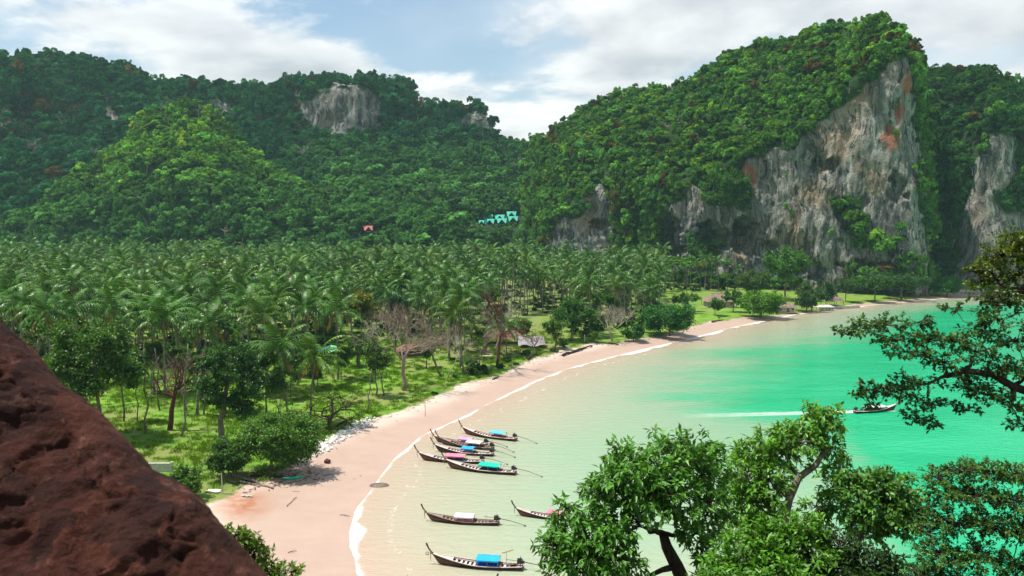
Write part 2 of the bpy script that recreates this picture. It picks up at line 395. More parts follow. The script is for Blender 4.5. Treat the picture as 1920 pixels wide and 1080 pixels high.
def build_sea():
    xs = axis(-60, 300, 1.8, 12000); xs = xs[xs > -80]
    ys = axis(56, 480, 1.8, 900); ys = ys[ys > -800]
    X, Y = np.meshgrid(xs, ys); x = X.ravel(); y = Y.ravel()
    s = -sdist(x, y)
    keep = (s > -14)
    me_f = gridfaces(len(xs), len(ys)); me_f = me_f[keep[me_f].any(1)]
    used = np.unique(me_f); remap = np.zeros(len(x), int); remap[used] = np.arange(len(used))
    x, y, s = x[used], y[used], s[used]; me_f = remap[me_f]
    me = fastmesh('sea', np.stack([x, y, 0*x], 1), me_f, M_water, True)
    px, py = prj(np.stack([x, y, 0*x], 1))
    polys = [[(1255, 748), (1400, 728), (1540, 738), (1585, 690), (1640, 640), (1720, 605), (1840, 580), (2600, 560), (2600, 1250), (1720, 1180), (1690, 1000), (1650, 900), (1610, 830), (1540, 785), (1400, 770)],
             [(1290, 690), (1430, 655), (1590, 640), (1660, 690), (1560, 716), (1400, 708)],
             [(1700, 580), (1760, 572), (1900, 566), (1900, 590), (1740, 592)]]
    gpol = []
    for pl in polys: gpol.append([tuple(gp(a, max(b, 556))[:2]) for a, b in pl])
    acc = np.zeros(len(x)); K = 40; jr = np.random.default_rng(3).normal(size=(K, 2))
    for k in range(K):
        sc = .05*y+4
        qx, qy = x+jr[k, 0]*sc*1.3, y+jr[k, 1]*sc
        ins = inpoly(qx, qy, gpol[0])*1.0+inpoly(qx, qy, gpol[1])*.62+inpoly(qx, qy, gpol[2])*.6
        acc += np.minimum(ins, 1)
    g = acc/K
    g = np.maximum(g, ((x > 200)*np.clip((s-25)/30, 0, 1)))
    fattr(me, 'shore', s); fattr(me, 'green', g)
    best = np.full(len(x), 1e9); fw = np.ones(len(x))
    for k in range(len(shore)-1):
        (ax, ay), (bx, by) = shore[k], shore[k+1]; vx, vy = bx-ax, by-ay
        t = np.clip(((x-ax)*vx+(y-ay)*vy)/(vx*vx+vy*vy), 0, 1); dd = np.hypot(x-ax-t*vx, y-ay-t*vy)
        w = shore_w[k]*(1-t)+shore_w[k+1]*t; m_ = dd < best; fw[m_] = w[m_]; best[m_] = dd[m_]
    fattr(me, 'foamw', fw)
    tag(link('sea', me), 'silty shallow sea turning from sand colour to emerald green', None, None, 'structure')
build_sea()

# ------------------------------------------------------------------ hills and cliffs
def catmull(C, n):
    """C (k, m, 3) -> resample the first axis to n with Catmull-Rom"""
    k = len(C); u = np.linspace(0, k-1-1e-6, n); i = u.astype(int); t = (u-i)[:, None, None]
    g = lambda j: C[np.clip(j, 0, k-1)]
    p0, p1, p2, p3 = g(i-1), g(i), g(i+1), g(i+2)
    return .5*(2*p1+(-p0+p2)*t+(2*p0-5*p1+4*p2-p3)*t*t+(-p0+3*p1-3*p2+p3)*t**3)
def sheet_points(cols, nu, nv, z0=-2.0, soft=2):
    C = []
    for col in cols:
        (bx, bY), rest = col[0], col[1:]
        y = 540; 
        b = dp(bx, 430, bY); pts = [np.array([(bx-960)/F*bY, bY, z0])]
        pts += [dp(a, b_, c_) for a, b_, c_ in rest]
        r = pts[-1]; d = r[:2]/np.linalg.norm(r[:2])
        pts.append(np.array([*(r[:2]+d*35), r[2]-14])); pts.append(np.array([*(r[:2]+d*95), max(r[2]-90, 0)])); pts.append(np.array([*(r[:2]+d*150), -5]))
        C.append(pts)
    C = catmull(np.array(C), nu)
    L = np.linalg.norm(np.diff(C, axis=1), axis=2).mean(0); L[-3:] *= .35; s = np.concatenate([[0], np.cumsum(L)]); s /= s[-1]
    v = np.linspace(0, 1, nv); out_ = np.zeros((nu, nv, 3))
    for k in range(nu):
        for c in range(3): out_[k, :, c] = np.interp(v, s, C[k, :, c])
    for _ in range(soft): out_[:, 1:-1] = .25*out_[:, :-2]+.5*out_[:, 1:-1]+.25*out_[:, 2:]
    return out_
def grid_normals(G):
    du = np.gradient(G, axis=0); dv = np.gradient(G, axis=1); n = np.cross(du, dv); n /= np.linalg.norm(n, axis=2)[..., None]+1e-9
    return n
def ell(px, py, e): return np.clip(1-np.hypot((px-e[0])/e[2], (py-e[1])/e[3]), 0, 1)

# rock left bare (polygons in the view of the cliff) ----------------------------------
ROCK = {
 'tower': [[(1694, 112), (1672, 124), (1630, 156), (1580, 205), (1535, 232), (1490, 276), (1430, 292), (1400, 305), (1385, 335), (1330, 325), (1325, 360), (1240, 345), (1228, 400), (1225, 470), (1230, 560), (1760, 575), (1728, 400), (1716, 200)],
           [(1030, 440), (1060, 408), (1100, 398), (1108, 350), (1132, 342), (1150, 372), (1160, 430), (1158, 500), (1040, 500)]],
 'tail': [[(1790, 470), (1805, 410), (1835, 300), (1855, 265), (1905, 250), (1908, 320), (1890, 350), (1850, 370), (1880, 400), (1960, 410), (1960, 570), (1880, 570), (1850, 520), (1830, 560), (1795, 545)]],
 'ridge': [[(558, 205), (566, 228), (590, 250), (640, 258), (708, 256), (718, 200), (704, 178), (666, 163), (624, 158), (594, 182)], [(772, 172), (796, 182), (796, 210), (774, 206)],
           [(858, 228), (888, 214), (918, 220), (924, 252), (864, 252)], [(198, 206), (216, 212), (243, 222), (230, 240), (200, 240)], [(385, 185), (425, 190), (446, 230), (420, 222), (392, 206)]],
 'mound': []}
PATCH = {'tower': [(1366, 358, 40, 34), (1222, 425, 26, 60), (1320, 470, 30, 24), (1262, 365, 22, 18), (1165, 440, 20, 60), (1588, 392, 26, 10), (1612, 430, 18, 16), (1640, 455, 44, 12), (1650, 528, 70, 14), (1700, 524, 34, 22)], 'tail': [], 'ridge': [], 'mound': []}

def rockmask(kind, P):
    px, py = prj(P); q = np.stack([P[..., 0]/14, P[..., 1]/14, P[..., 2]/14], -1)
    jx = fbm(q, 3)*16; jy = fbm(q+31, 3)*16
    r = np.zeros(px.shape, bool)
    for pl in ROCK[kind]: r |= inpoly(px+jx, py+jy, pl)
    for e in PATCH[kind]: r &= ~(ell(px+jx, py+jy, e) > 0)
    if kind == 'tower':                      # ledges of scrub low on the big wall
        led = (perlin(np.stack([P[..., 0]/9, P[..., 1]/9, P[..., 2]/5], -1)) > .42) & (py > 380) & (px > 1560)
        r &= ~led
    return r

CAVES = [(1258, 448, 30, 48, 24), (1205, 440, 26, 52, 20), (1400, 445, 34, 38, 22), (1335, 455, 38, 44, 22), (1430, 470, 40, 22, 9), (1553, 308, 26, 16, 8), (1530, 300, 14, 28, 6),
         (1625, 497, 62, 10, 9), (1520, 505, 40, 16, 9), (1130, 425, 24, 14, 9), (1680, 350, 20, 30, 6), (1660, 556, 90, 12, 6), (1590, 405, 14, 40, 5), (1500, 480, 30, 14, 7)]
HILLS = {}
def build_hill(name, kind, cols, nu, nv, label, lump=5.0, flute=1.0, z0=-2.0):
    G = sheet_points(cols, nu, nv, z0); n = grid_normals(G)
    if (n[..., 1].mean() > 0): n = -n
    rk = rockmask(kind, G).astype(float)
    for _ in range(2):
        rk[1:-1] = .25*rk[:-2]+.5*rk[1:-1]+.25*rk[2:]; rk[:, 1:-1] = .25*rk[:, :-2]+.5*rk[:, 1:-1]+.25*rk[:, 2:]
    P = G/1.0
    off = lump*fbm(P/38., 3)+.35*lump*fbm(P/11.+7, 3)*(1-rk)
    fl = fbm(P*np.array([1/9., 1/9., 1/55.])+3, 4, 2.1, .55)
    rid = 1-np.abs(fbm(P*np.array([1/16., 1/16., 1/70.])+11, 4, 2.1, .55))*2
    off = off+rk*flute*(2.0*fl+.8*rid+.8*fbm(P/4.5, 3)+1.1*fbm(P*np.array([1/2.2, 1/2.2, 1/9.]), 3))
    px, py = prj(G); inw = np.zeros(px.shape)
    if kind == 'tower':
        jx = fbm(P/12.+5, 3)*16+fbm(P/4.+5, 3)*12
        for (a, b, c, d, dep) in CAVES: inw = np.maximum(inw, dep*np.clip(2.2*ell(px+jx, py+jx, (a, b, c, d)), 0, 1))
        # the wall overhangs: its foot stands back from its brow
        inw += 4*np.clip((py-400)/150, 0, 1)*(px > 1180)*rk
    fade = np.ones(px.shape); fade[:, -2:] = 0
    G2 = G+n*(off*fade)[..., None]+np.array([0, 1, 0])*inw[..., None]
    V = G2.reshape(-1, 3)
    me = fastmesh(name, V, gridfaces(nv, nu)[:, ::-1], M_rock, True)
    veg = 1-rk; fattr(me, 'veg', np.clip((veg-.25)*2, 0, 1))
    och = np.zeros(px.shape); rust = np.zeros(px.shape)
    if kind == 'tower':
        jj = fbm(P/10.+9, 3)*22
        for e in [(1530, 365, 60, 34), (1490, 430, 26, 60), (1390, 470, 30, 50), (1600, 190, 50, 70), (1100, 415, 40, 30), (1640, 330, 40, 50), (1570, 260, 60, 50)]:
            och = np.maximum(och, ell(px+jj, py+jj*.6, e)*1.5)
        for e in [(1687, 213, 13, 20), (1672, 258, 22, 30), (1693, 160, 10, 26), (1405, 330, 16, 30)]: rust = np.maximum(rust, np.clip(ell(px+jj*.4, py+jj*.4, e)*2, 0, 1))
    fattr(me, 'ochre', np.clip(och, 0, 1)); fattr(me, 'rust', rust)
    o = tag(link(name, me), label, None, None, 'structure')
    HILLS[kind] = (V, gridfaces(nv, nu)[:, ::-1], me)
    return o

tower_cols = [
 [(990, 660), (990, 430, 662), (986, 360, 690), (978, 305, 715), (978, 286, 740)],
 [(1012, 600), (1012, 420, 604), (1010, 350, 640), (1010, 292, 690), (1014, 262, 720)],
 [(1045, 560), (1045, 405, 565), (1048, 310, 615), (1055, 255, 665), (1068, 232, 700)],
 [(1150, 535), (1150, 350, 542), (1152, 260, 590), (1165, 200, 640), (1185, 175, 675)],
 [(1250, 505), (1250, 342, 512), (1258, 252, 555), (1275, 196, 600), (1292, 168, 635)],
 [(1300, 490), (1298, 333, 498), (1308, 230, 540), (1326, 165, 585), (1345, 120, 620)],
 [(1350, 478), (1345, 325, 486), (1362, 220, 525), (1385, 140, 570), (1402, 96, 605)],
 [(1450, 455), (1448, 285, 462), (1462, 192, 495), (1474, 112, 535), (1484, 84, 565)],
 [(1500, 446), (1496, 254, 456), (1510, 170, 482), (1524, 92, 515), (1536, 62, 545)],
 [(1550, 438), (1545, 220, 450), (1558, 150, 470), (1575, 90, 495), (1590, 60, 518)],
 [(1640, 424), (1632, 130, 441), (1638, 95, 452), (1642, 68, 468), (1645, 52, 486)],
 [(1705, 414), (1690, 110, 434), (1690, 90, 443), (1680, 82, 455), (1672, 74, 470)],
 [(1742, 415), (1712, 150, 446), (1702, 135, 455), (1694, 118, 466), (1684, 112, 480)],
 [(1752, 450), (1716, 190, 490), (1706, 180, 500), (1698, 165, 510), (1690, 152, 520)],
 [(1745, 520), (1710, 240, 560), (1704, 210, 570), (1700, 190, 580), (1695, 175, 590)]]
build_hill('cliff', 'tower', tower_cols, 560, 380, 'grey limestone cliff with streaked overhanging face above the far beach', 7.0)
tail_cols = [
 [(1640, 520), (1640, 300, 540), (1650, 180, 560), (1660, 140, 580), (1670, 130, 600)],
 [(1720, 500), (1716, 300, 520), (1712, 180, 545), (1710, 135, 565), (1708, 122, 590)],
 [(1770, 480), (1775, 300, 505), (1775, 190, 530), (1772, 140, 555), (1770, 124, 580)],
 [(1830, 462), (1832, 280, 480), (1834, 190, 510), (1838, 140, 535), (1842, 120, 560)],
 [(1880, 458), (1878, 250, 475), (1876, 190, 495), (1876, 155, 515), (1876, 140, 540)],
 [(1930, 465), (1912, 270, 480), (1906, 220, 495), (1902, 185, 510), (1898, 165, 530)],
 [(2000, 480), (1960, 330, 500), (1940, 290, 515), (1930, 270, 525), (1922, 250, 540)],
 [(2120, 500), (2080, 400, 520), (2050, 370, 535), (2030, 350, 545), (2010, 340, 560)],
 [(2300, 540), (2280, 440, 560), (2260, 425, 575), (2240, 420, 590), (2230, 415, 600)]]
tail_cols = [[c[0]]+[(a, b+(13 if k else 4), Y) for k, (a, b, Y) in enumerate(c[1:])] for c in tail_cols]
build_hill('cliff_behind', 'tail', tail_cols, 170, 150, 'shaded wooded cliff standing behind the big limestone face', 5.0)
ridge_cols = []
for (px, p1, p2, p3, p4) in [
 (-420, (360, 660), (230, 780), (150, 830), (118, 880)), (-200, (360, 670), (230, 790), (140, 840), (104, 890)), (-60, (360, 670), (230, 780), (130, 830), (104, 880)), (0, (360, 680), (240, 770), (130, 800), (106, 850)), (36, (360, 680), (240, 780), (140, 815), (112, 860)),
 (60, (360, 685), (240, 800), (150, 850), (106, 900)), (140, (360, 690), (240, 805), (150, 855), (108, 905)), (205, (360, 690), (240, 810), (155, 860), (118, 910)),
 (250, (360, 700), (240, 815), (165, 862), (134, 915)), (290, (360, 700), (240, 820), (180, 865), (152, 920)), (400, (360, 700), (232, 830), (180, 850), (164, 940)), (500, (360, 700), (240, 840), (190, 865), (164, 950)),
 (560, (370, 710), (250, 850), (180, 864), (150, 940)), (600, (370, 710), (252, 846), (165, 852), (152, 935)), (660, (370, 710), (252, 842), (162, 850), (152, 930)), (712, (370, 710), (252, 852), (178, 866), (148, 940)),
 (768, (375, 715), (244, 860), (185, 885), (162, 950)), (796, (380, 715), (250, 872), (220, 890), (206, 960)), (866, (385, 720), (254, 880), (212, 888), (202, 950)), (908, (390, 725), (254, 886), (222, 892), (214, 955)),
 (926, (392, 728), (285, 880), (268, 910), (262, 960)), (990, (395, 730), (315, 850), (292, 920), (278, 1000)), (1100, (400, 740), (330, 860), (305, 940), (290, 1010)), (1250, (405, 740), (340, 870), (315, 950), (305, 1010))]:
    ridge_cols.append([(px, 600), (px, *p1), (px, *p2), (px, *p3), (px, p4[0]+7, p4[1])])
build_hill('mountain', 'ridge', ridge_cols, 420, 150, 'long dark wooded mountain ridge with pale cliff bands at the back of the valley', 9.0, 1.2)
mound_cols = [[(-40, 600), (-20, 440, 620), (0, 435, 630), (10, 432, 640), (20, 430, 650)]]
for (px, top, Y) in [(90, 385, 640), (150, 335, 660), (205, 298, 680), (262, 238, 700), (305, 212, 705), (345, 202, 705), (385, 214, 700), (430, 256, 690), (480, 305, 680), (560, 348, 670), (650, 378, 660), (750, 405, 650), (850, 422, 640), (930, 434, 630)]:
    mound_cols.append([(px-(px-400)*.05, 560), (px, 430-(430-top)*.28, 600), (px, 430-(430-top)*.60, 640 if Y > 660 else Y-20), (px, 430-(430-top)*.86, Y-16), (px, top, Y)])
build_hill('hill', 'mound', mound_cols, 220, 110, 'bright green rounded forest hill in front of the dark ridge', 6.0)

# the steep headland under the camera
def build_headland():
    xs = np.concatenate([np.linspace(-220, -62, 14), np.linspace(-60, 100, 70), np.linspace(110, 300, 14)]); ys = np.concatenate([np.linspace(-200, -20, 12), np.linspace(-16, 76, 50)])
    X, Y = np.meshgrid(xs, ys); x = X.ravel(); y = Y.ravel()
    z = 33.6-.52*y; z = np.where(y < 0, 33.6+8*(1-np.exp(y/30.)), z)+1.2*fbm(np.stack([x/14, y/14, 0*x], 1), 3)-.9
    z = z-np.clip((-x-24)/40, 0, 1)*np.clip((y-20)/30, 0, 1)*6
    m, h = newmat('leaf_litter_slope'); p = wpos(h); nz = h.noise(p, .8, 6, .65)
    out(h, bsdf(h, h.mix(nz, (.03, .05, .012), (.12, .09, .05)), .95, .1, bump(h, nz, .7, .3)))
    me = fastmesh('headland_slope', np.stack([x, y, np.maximum(z, -3)], 1), gridfaces(len(xs), len(ys)), m, True)
    tag(link('headland_slope', me), 'steep wooded headland slope below the viewpoint', None, None, 'structure')
build_headland()

# ------------------------------------------------------------------ foliage building blocks
def rand_dirs(n, r=rng):
    d = r.normal(size=(n, 3)); return d/(np.linalg.norm(d, axis=1)[:, None]+1e-9)
def leaf_quads(P, Nrm, size, aspect=1.0, r=rng):
    """n leaf-clump quads at P with normals Nrm -> V (4n,3), F (n,4)"""
    n = len(P); Nrm = Nrm/(np.linalg.norm(Nrm, axis=1)[:, None]+1e-9)
    t = np.cross(Nrm, rand_dirs(n, r)); t /= np.linalg.norm(t, axis=1)[:, None]+1e-9; b = np.cross(Nrm, t)
    sz = np.asarray(size).reshape(-1, 1) if hasattr(size, '__len__') else size
    j = lambda: r.uniform(.65, 1.25, (n, 1))
    V = np.stack([P-t*sz*j(), P-b*sz*aspect*j()-Nrm*sz*.15, P+t*sz*j(), P+b*sz*aspect*j()-Nrm*sz*.15], 1).reshape(-1, 3)
    return V, np.arange(4*n).reshape(-1, 4)
def lobed_points(r, lobes, n):
    """points and normals on the outer shell of a union of lobes (c, rad, squash)"""
    C = np.array([l[0] for l in lobes]); RR = np.array([l[1] for l in lobes]); w = RR**2/np.sum(RR**2)
    k = r.choice(len(lobes), n*3, p=w); d = rand_dirs(n*3, r); d[:, 2] = np.where(d[:, 2] < -.35, -d[:, 2], d[:, 2])
    P = C[k]+d*(RR[k]*r.uniform(.72, 1.08, n*3))[:, None]*np.array([1, 1, .85])
    ok = np.ones(len(P), bool)
    for c, q in zip(C, RR): ok &= ~(np.linalg.norm((P-c)/np.array([1, 1, .85]), axis=1) < q*.70)
    P = P[ok][:n]; d = d[ok][:n]
    return P, d
def crown_mesh(name, seed, nlobe=9, nleaf=520, size=.15, flat=.75, mat=None):
    r = np.random.default_rng(seed); lobes = [(np.array([0, 0, .1]), .42)]
    for k in range(nlobe):
        a = r.uniform(0, 2*math.pi); q = r.uniform(.25, .85); z = r.uniform(-.25, .85)*flat*(1.2-q*.6)
        lobes.append((np.array([q*math.cos(a), q*math.sin(a), z]), r.uniform(.16, .40)))
    P, d = lobed_points(r, lobes, nleaf)
    Nn = d+r.normal(size=d.shape)*.55+np.array([0, 0, .35])
    V, Fc = leaf_quads(P, Nn, size*r.uniform(.6, 1.3, len(P)), .75, r)
    return fastmesh(name, V, Fc, mat or M_leaf)

LIB = D.collections.new('plant_library')           # sources for the far forest, never linked into the scene
def lib(name, me):
    o = D.objects.new(name, me); LIB.objects.link(o); return o
CROWNS = [crown_mesh('crown', 100+k, (7, 12, 9, 15, 6, 11, 18, 8, 14)[k], (620, 760, 640, 820, 560, 700, 900, 420, 520)[k], (.13, .115, .14, .11, .15, .12, .10, .13, .12)[k], (.8, .6, .95, .7, .5, 1.3, .9, 1.6, .45)[k]) for k in range(9)]
for k, me in enumerate(CROWNS): lib('a_crown_%d' % k, me)

def frond_verts(r, L=4.6, elev=.6, droop=1.5, nl=13, drop=.5, width=.98):
    """one coconut frond: arched midrib with two rows of hanging leaflets, along +x"""
    V, Fc = [], []; n = nl+1; p = np.array([.12, 0, 0.]); a = elev; pts = [p.copy()]; ang = [a]
    for k in range(n):
        a = elev-droop*((k+1)/n)**1.6; p = p+L/n*np.array([math.cos(a), 0, math.sin(a)]); pts.append(p.copy()); ang.append(a)
    w = .045
    for k, q in enumerate(pts):
        ww = w*(1-k/len(pts))+.008; V += [q+[0, ww, 0], q-[0, ww, 0]]
    for k in range(len(pts)-1): Fc.append((2*k, 2*k+1, 2*k+3, 2*k+2))
    for k in range(2, len(pts)):
        t = k/len(pts); ll = width*(1.25*math.sin(math.pi*min(1, t*.85+.12))**.6)*r.uniform(.85, 1.1)
        d = pts[k]-pts[k-1]; d /= np.linalg.norm(d); hw = L/n*.74
        for sgn in (-1, 1):
            dirv = np.array([d[0]*.55, sgn*.85, d[2]*.55-drop*r.uniform(.7, 1.2)]); dirv /= np.linalg.norm(dirv)
            b = len(V); q = pts[k]; e = q+dirv*ll*.55+[0, 0, .02]; e2 = q+dirv*ll+np.array([0, 0, -.22*ll])
            V += [q-d*hw*.55, q+d*hw*.55, e+d*hw*.5, e-d*hw*.4, e2]
            Fc += [(b, b+1, b+2, b+3), (b+3, b+2, b+4, b+4)]
    Fc = [f if len(set(f)) == 4 else f[:3] for f in Fc]
    return [np.asarray(v, float) for v in V], Fc
FR_KINDS = [(1.25, 1.0, .25), (.85, 1.35, .40), (.45, 1.40, .55), (.05, 1.15, .75), (-.55, .85, .9)]
FRONDS = []
for k, (e, dr, dp_) in enumerate(FR_KINDS):
    r_ = np.random.default_rng(40+k); V, Fc = frond_verts(r_, 5.5 if k < 4 else 4.4, e, dr, 11, dp_)
    FRONDS.append(mesh('frond', V, Fc, M_palm if k < 4 else M_palmdry))
def frond_layout(r):
    out_ = []
    for kind, n in ((0, 3), (1, 5), (2, 6), (3, 5), (4, 3)):
        o = r.uniform(0, 6.28)
        for j in range(n): out_.append((kind, o+6.283*j/n+r.uniform(-.25, .25), r.uniform(-.12, .12), r.uniform(.85, 1.1)))
    return out_
def palm_crown(seed):
    r = np.random.default_rng(seed); V, Fc, mi = [], [], []
    for kind, az, tl, sc in frond_layout(r):
        e, dr, dp_ = FR_KINDS[kind]; v, f = frond_verts(r, (5.5 if kind < 4 else 4.4)*sc, e+tl, dr, 8, dp_)
        c, s = math.cos(az), math.sin(az); b = len(V)
        V += [(q[0]*c-q[1]*s, q[0]*s+q[1]*c, q[2]) for q in v]; Fc += [tuple(b+i for i in ff) for ff in f]
        mi += [1 if kind == 4 and seed % 5 > 1 else 0]*len(f)
    me = mesh('crown', V, Fc, M_palm); me.materials.append(M_palmdry); me.polygons.foreach_set('material_index', mi); me.update(); return me
PCROWN = [palm_crown(60+k) for k in range(5)]
def palm_trunk(seed, H=16.0, lean=1.2):
    r = np.random.default_rng(seed); m = MB(); a = r.uniform(0, 6.28); pts, rad = [], []
    for k in range(9):
        t = k/8; q = lean*(t**1.7); pts.append((q*math.cos(a), q*math.sin(a), H*t-.3*(k == 0))); rad.append(.24*(1-.45*t)+(.12 if k == 0 else 0))
    m.tube(pts, rad, 6); me = m.mesh('trunk', M_palmt, True); return me, np.array(pts[-1])
PTRUNK = [palm_trunk(80+k, 16.0, (.4, 1.0, 1.8, 2.6)[k]) for k in range(4)]

for k in range(5):                                   # whole palms for the far part of the grove
    (tm, tip), cm = PTRUNK[k % 4], PCROWN[k]
    V = [tuple(v.co) for v in tm.vertices]; Fc = [tuple(p.vertices) for p in tm.polygons]; nf = len(Fc); b = len(V)
    V += [tuple(np.array(v.co)+tip) for v in cm.vertices]; Fc += [tuple(b+i for i in p.vertices) for p in cm.polygons]
    me = mesh('palm', V, Fc, M_palmt); me.materials.append(M_palm); me.materials.append(M_palmdry)
    me.polygons.foreach_set('material_index', [0]*nf+[1+p.material_index for p in cm.polygons]); me.update(); lib('b_palm_%d' % k, me)

def dead_crown(seed):
    r = np.random.default_rng(seed); m = MB(); m.tube([(0, 0, -.8), (.03, .02, .1), (0, .05, .5)], [.05, .04, .03], 5)
    for k in range(14):
        a = r.uniform(0, 6.28); z = r.uniform(-.1, .5); L = r.uniform(.4, .9); e = np.array([L*math.cos(a), L*math.sin(a), z+r.uniform(.1, .6)]); m.tube([(0, 0, z), e*[.5, .5, 1]*.8, e], [.025, .018, .008], 3)
        for q in range(3): m.tube([e*.7+[0, 0, z*.3], e+rand_dirs(1, r)[0]*.3], [.012, .005], 3)
    return m.mesh('dead_crown', M_barkw)
lib('d_dead_0', dead_crown(300))
def emergent():
    tr = MB(); tr.tube([(0, 0, -1.0), (.03, .02, 0), (0, .04, 1.1)], [.06, .05, .035], 5)
    for a in (.4, 2.3, 4.4): tr.tube([(0, .02, .7), (.25*math.cos(a), .25*math.sin(a), 1.1), (.42*math.cos(a), .42*math.sin(a), 1.3)], [.03, .022, .01], 4)
    V = list(tr.v); Fc = list(tr.f); nf = len(Fc); b = len(V); cm = CROWNS[8]
    V += [(v.co.x*.8, v.co.y*.8, v.co.z*.7+1.25) for v in cm.vertices]; Fc += [tuple(b+i for i in p.vertices) for p in cm.polygons]
    me = mesh('emergent', V, Fc, M_barkw); me.materials.append(M_leaf); me.polygons.foreach_set('material_index', [0]*nf+[1]*(len(Fc)-nf)); me.update(); return me
lib('d_emergent_0', emergent())
def instancer():
    ng = D.node_groups.new('scatter_plants', 'GeometryNodeTree')
    ng.interface.new_socket('Geometry', in_out='INPUT', socket_type='NodeSocketGeometry'); ng.interface.new_socket('Geometry', in_out='OUTPUT', socket_type='NodeSocketGeometry')
    n = ng.nodes.new; L = ng.links.new
    gi, go = n('NodeGroupInput'), n('NodeGroupOutput')
    ci = n('GeometryNodeCollectionInfo'); ci.inputs[0].default_value = LIB; ci.inputs['Separate Children'].default_value = True; ci.inputs['Reset Children'].default_value = True
    m2p = n('GeometryNodeMeshToPoints'); iop = n('GeometryNodeInstanceOnPoints'); iop.inputs['Pick Instance'].default_value = True
    def at(nm, ty):
        a = n('GeometryNodeInputNamedAttribute'); a.data_type = ty; a.inputs['Name'].default_value = nm; return a.outputs[0]
    e2r = n('FunctionNodeEulerToRotation')
    L(at('rot', 'FLOAT_VECTOR'), e2r.inputs[0]); L(gi.outputs[0], m2p.inputs[0]); L(m2p.outputs[0], iop.inputs['Points']); L(ci.outputs[0], iop.inputs['Instance'])
    L(at('idx', 'INT'), iop.inputs['Instance Index']); L(e2r.outputs[0], iop.inputs['Rotation']); L(at('scl', 'FLOAT_VECTOR'), iop.inputs['Scale'])
    L(iop.outputs[0], go.inputs[0]); return ng
NG = instancer()
def scatter(name, P, idx, rot, scl, tint, label, kind='stuff'):
    n = len(P); me = D.meshes.new(name); me.vertices.add(n); me.vertices.foreach_set('co', np.asarray(P, np.float32).ravel())
    a = me.attributes.new('idx', 'INT', 'POINT'); a.data.foreach_set('value', np.asarray(idx, np.int32))
    for nm, v in (('rot', rot), ('scl', scl), ('tint', tint)):
        a = me.attributes.new(nm, 'FLOAT_VECTOR', 'POINT'); a.data.foreach_set('vector', np.asarray(v, np.float32).ravel())
    o = link(name, me); md = o.modifiers.new('plants', 'NODES'); md.node_group = NG
    return tag(o, label, None, None, kind)

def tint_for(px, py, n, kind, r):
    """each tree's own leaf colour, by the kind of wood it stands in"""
    base = {'tower': (.098, .250, .044), 'tail': (.046, .145, .036), 'ridge': (.028, .128, .056), 'mound': (.140, .320, .042), 'flat': (.080, .205, .030)}[kind]  # bright mound and dark ridge tints stand in for sun patch and cloud shadow
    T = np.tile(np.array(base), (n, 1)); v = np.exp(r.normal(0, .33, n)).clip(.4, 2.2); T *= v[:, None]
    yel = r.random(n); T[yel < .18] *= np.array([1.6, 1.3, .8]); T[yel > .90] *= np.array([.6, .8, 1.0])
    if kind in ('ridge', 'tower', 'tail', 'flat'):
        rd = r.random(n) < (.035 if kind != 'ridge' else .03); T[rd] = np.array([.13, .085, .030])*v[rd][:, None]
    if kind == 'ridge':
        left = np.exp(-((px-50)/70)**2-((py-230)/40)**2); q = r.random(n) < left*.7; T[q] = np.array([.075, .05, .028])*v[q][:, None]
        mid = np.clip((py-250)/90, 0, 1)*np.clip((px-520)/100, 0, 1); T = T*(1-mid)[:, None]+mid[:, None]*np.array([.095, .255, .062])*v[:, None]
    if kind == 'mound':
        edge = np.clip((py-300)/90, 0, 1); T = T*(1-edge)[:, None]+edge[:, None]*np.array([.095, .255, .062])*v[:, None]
    return np.clip(T, .004, .6)

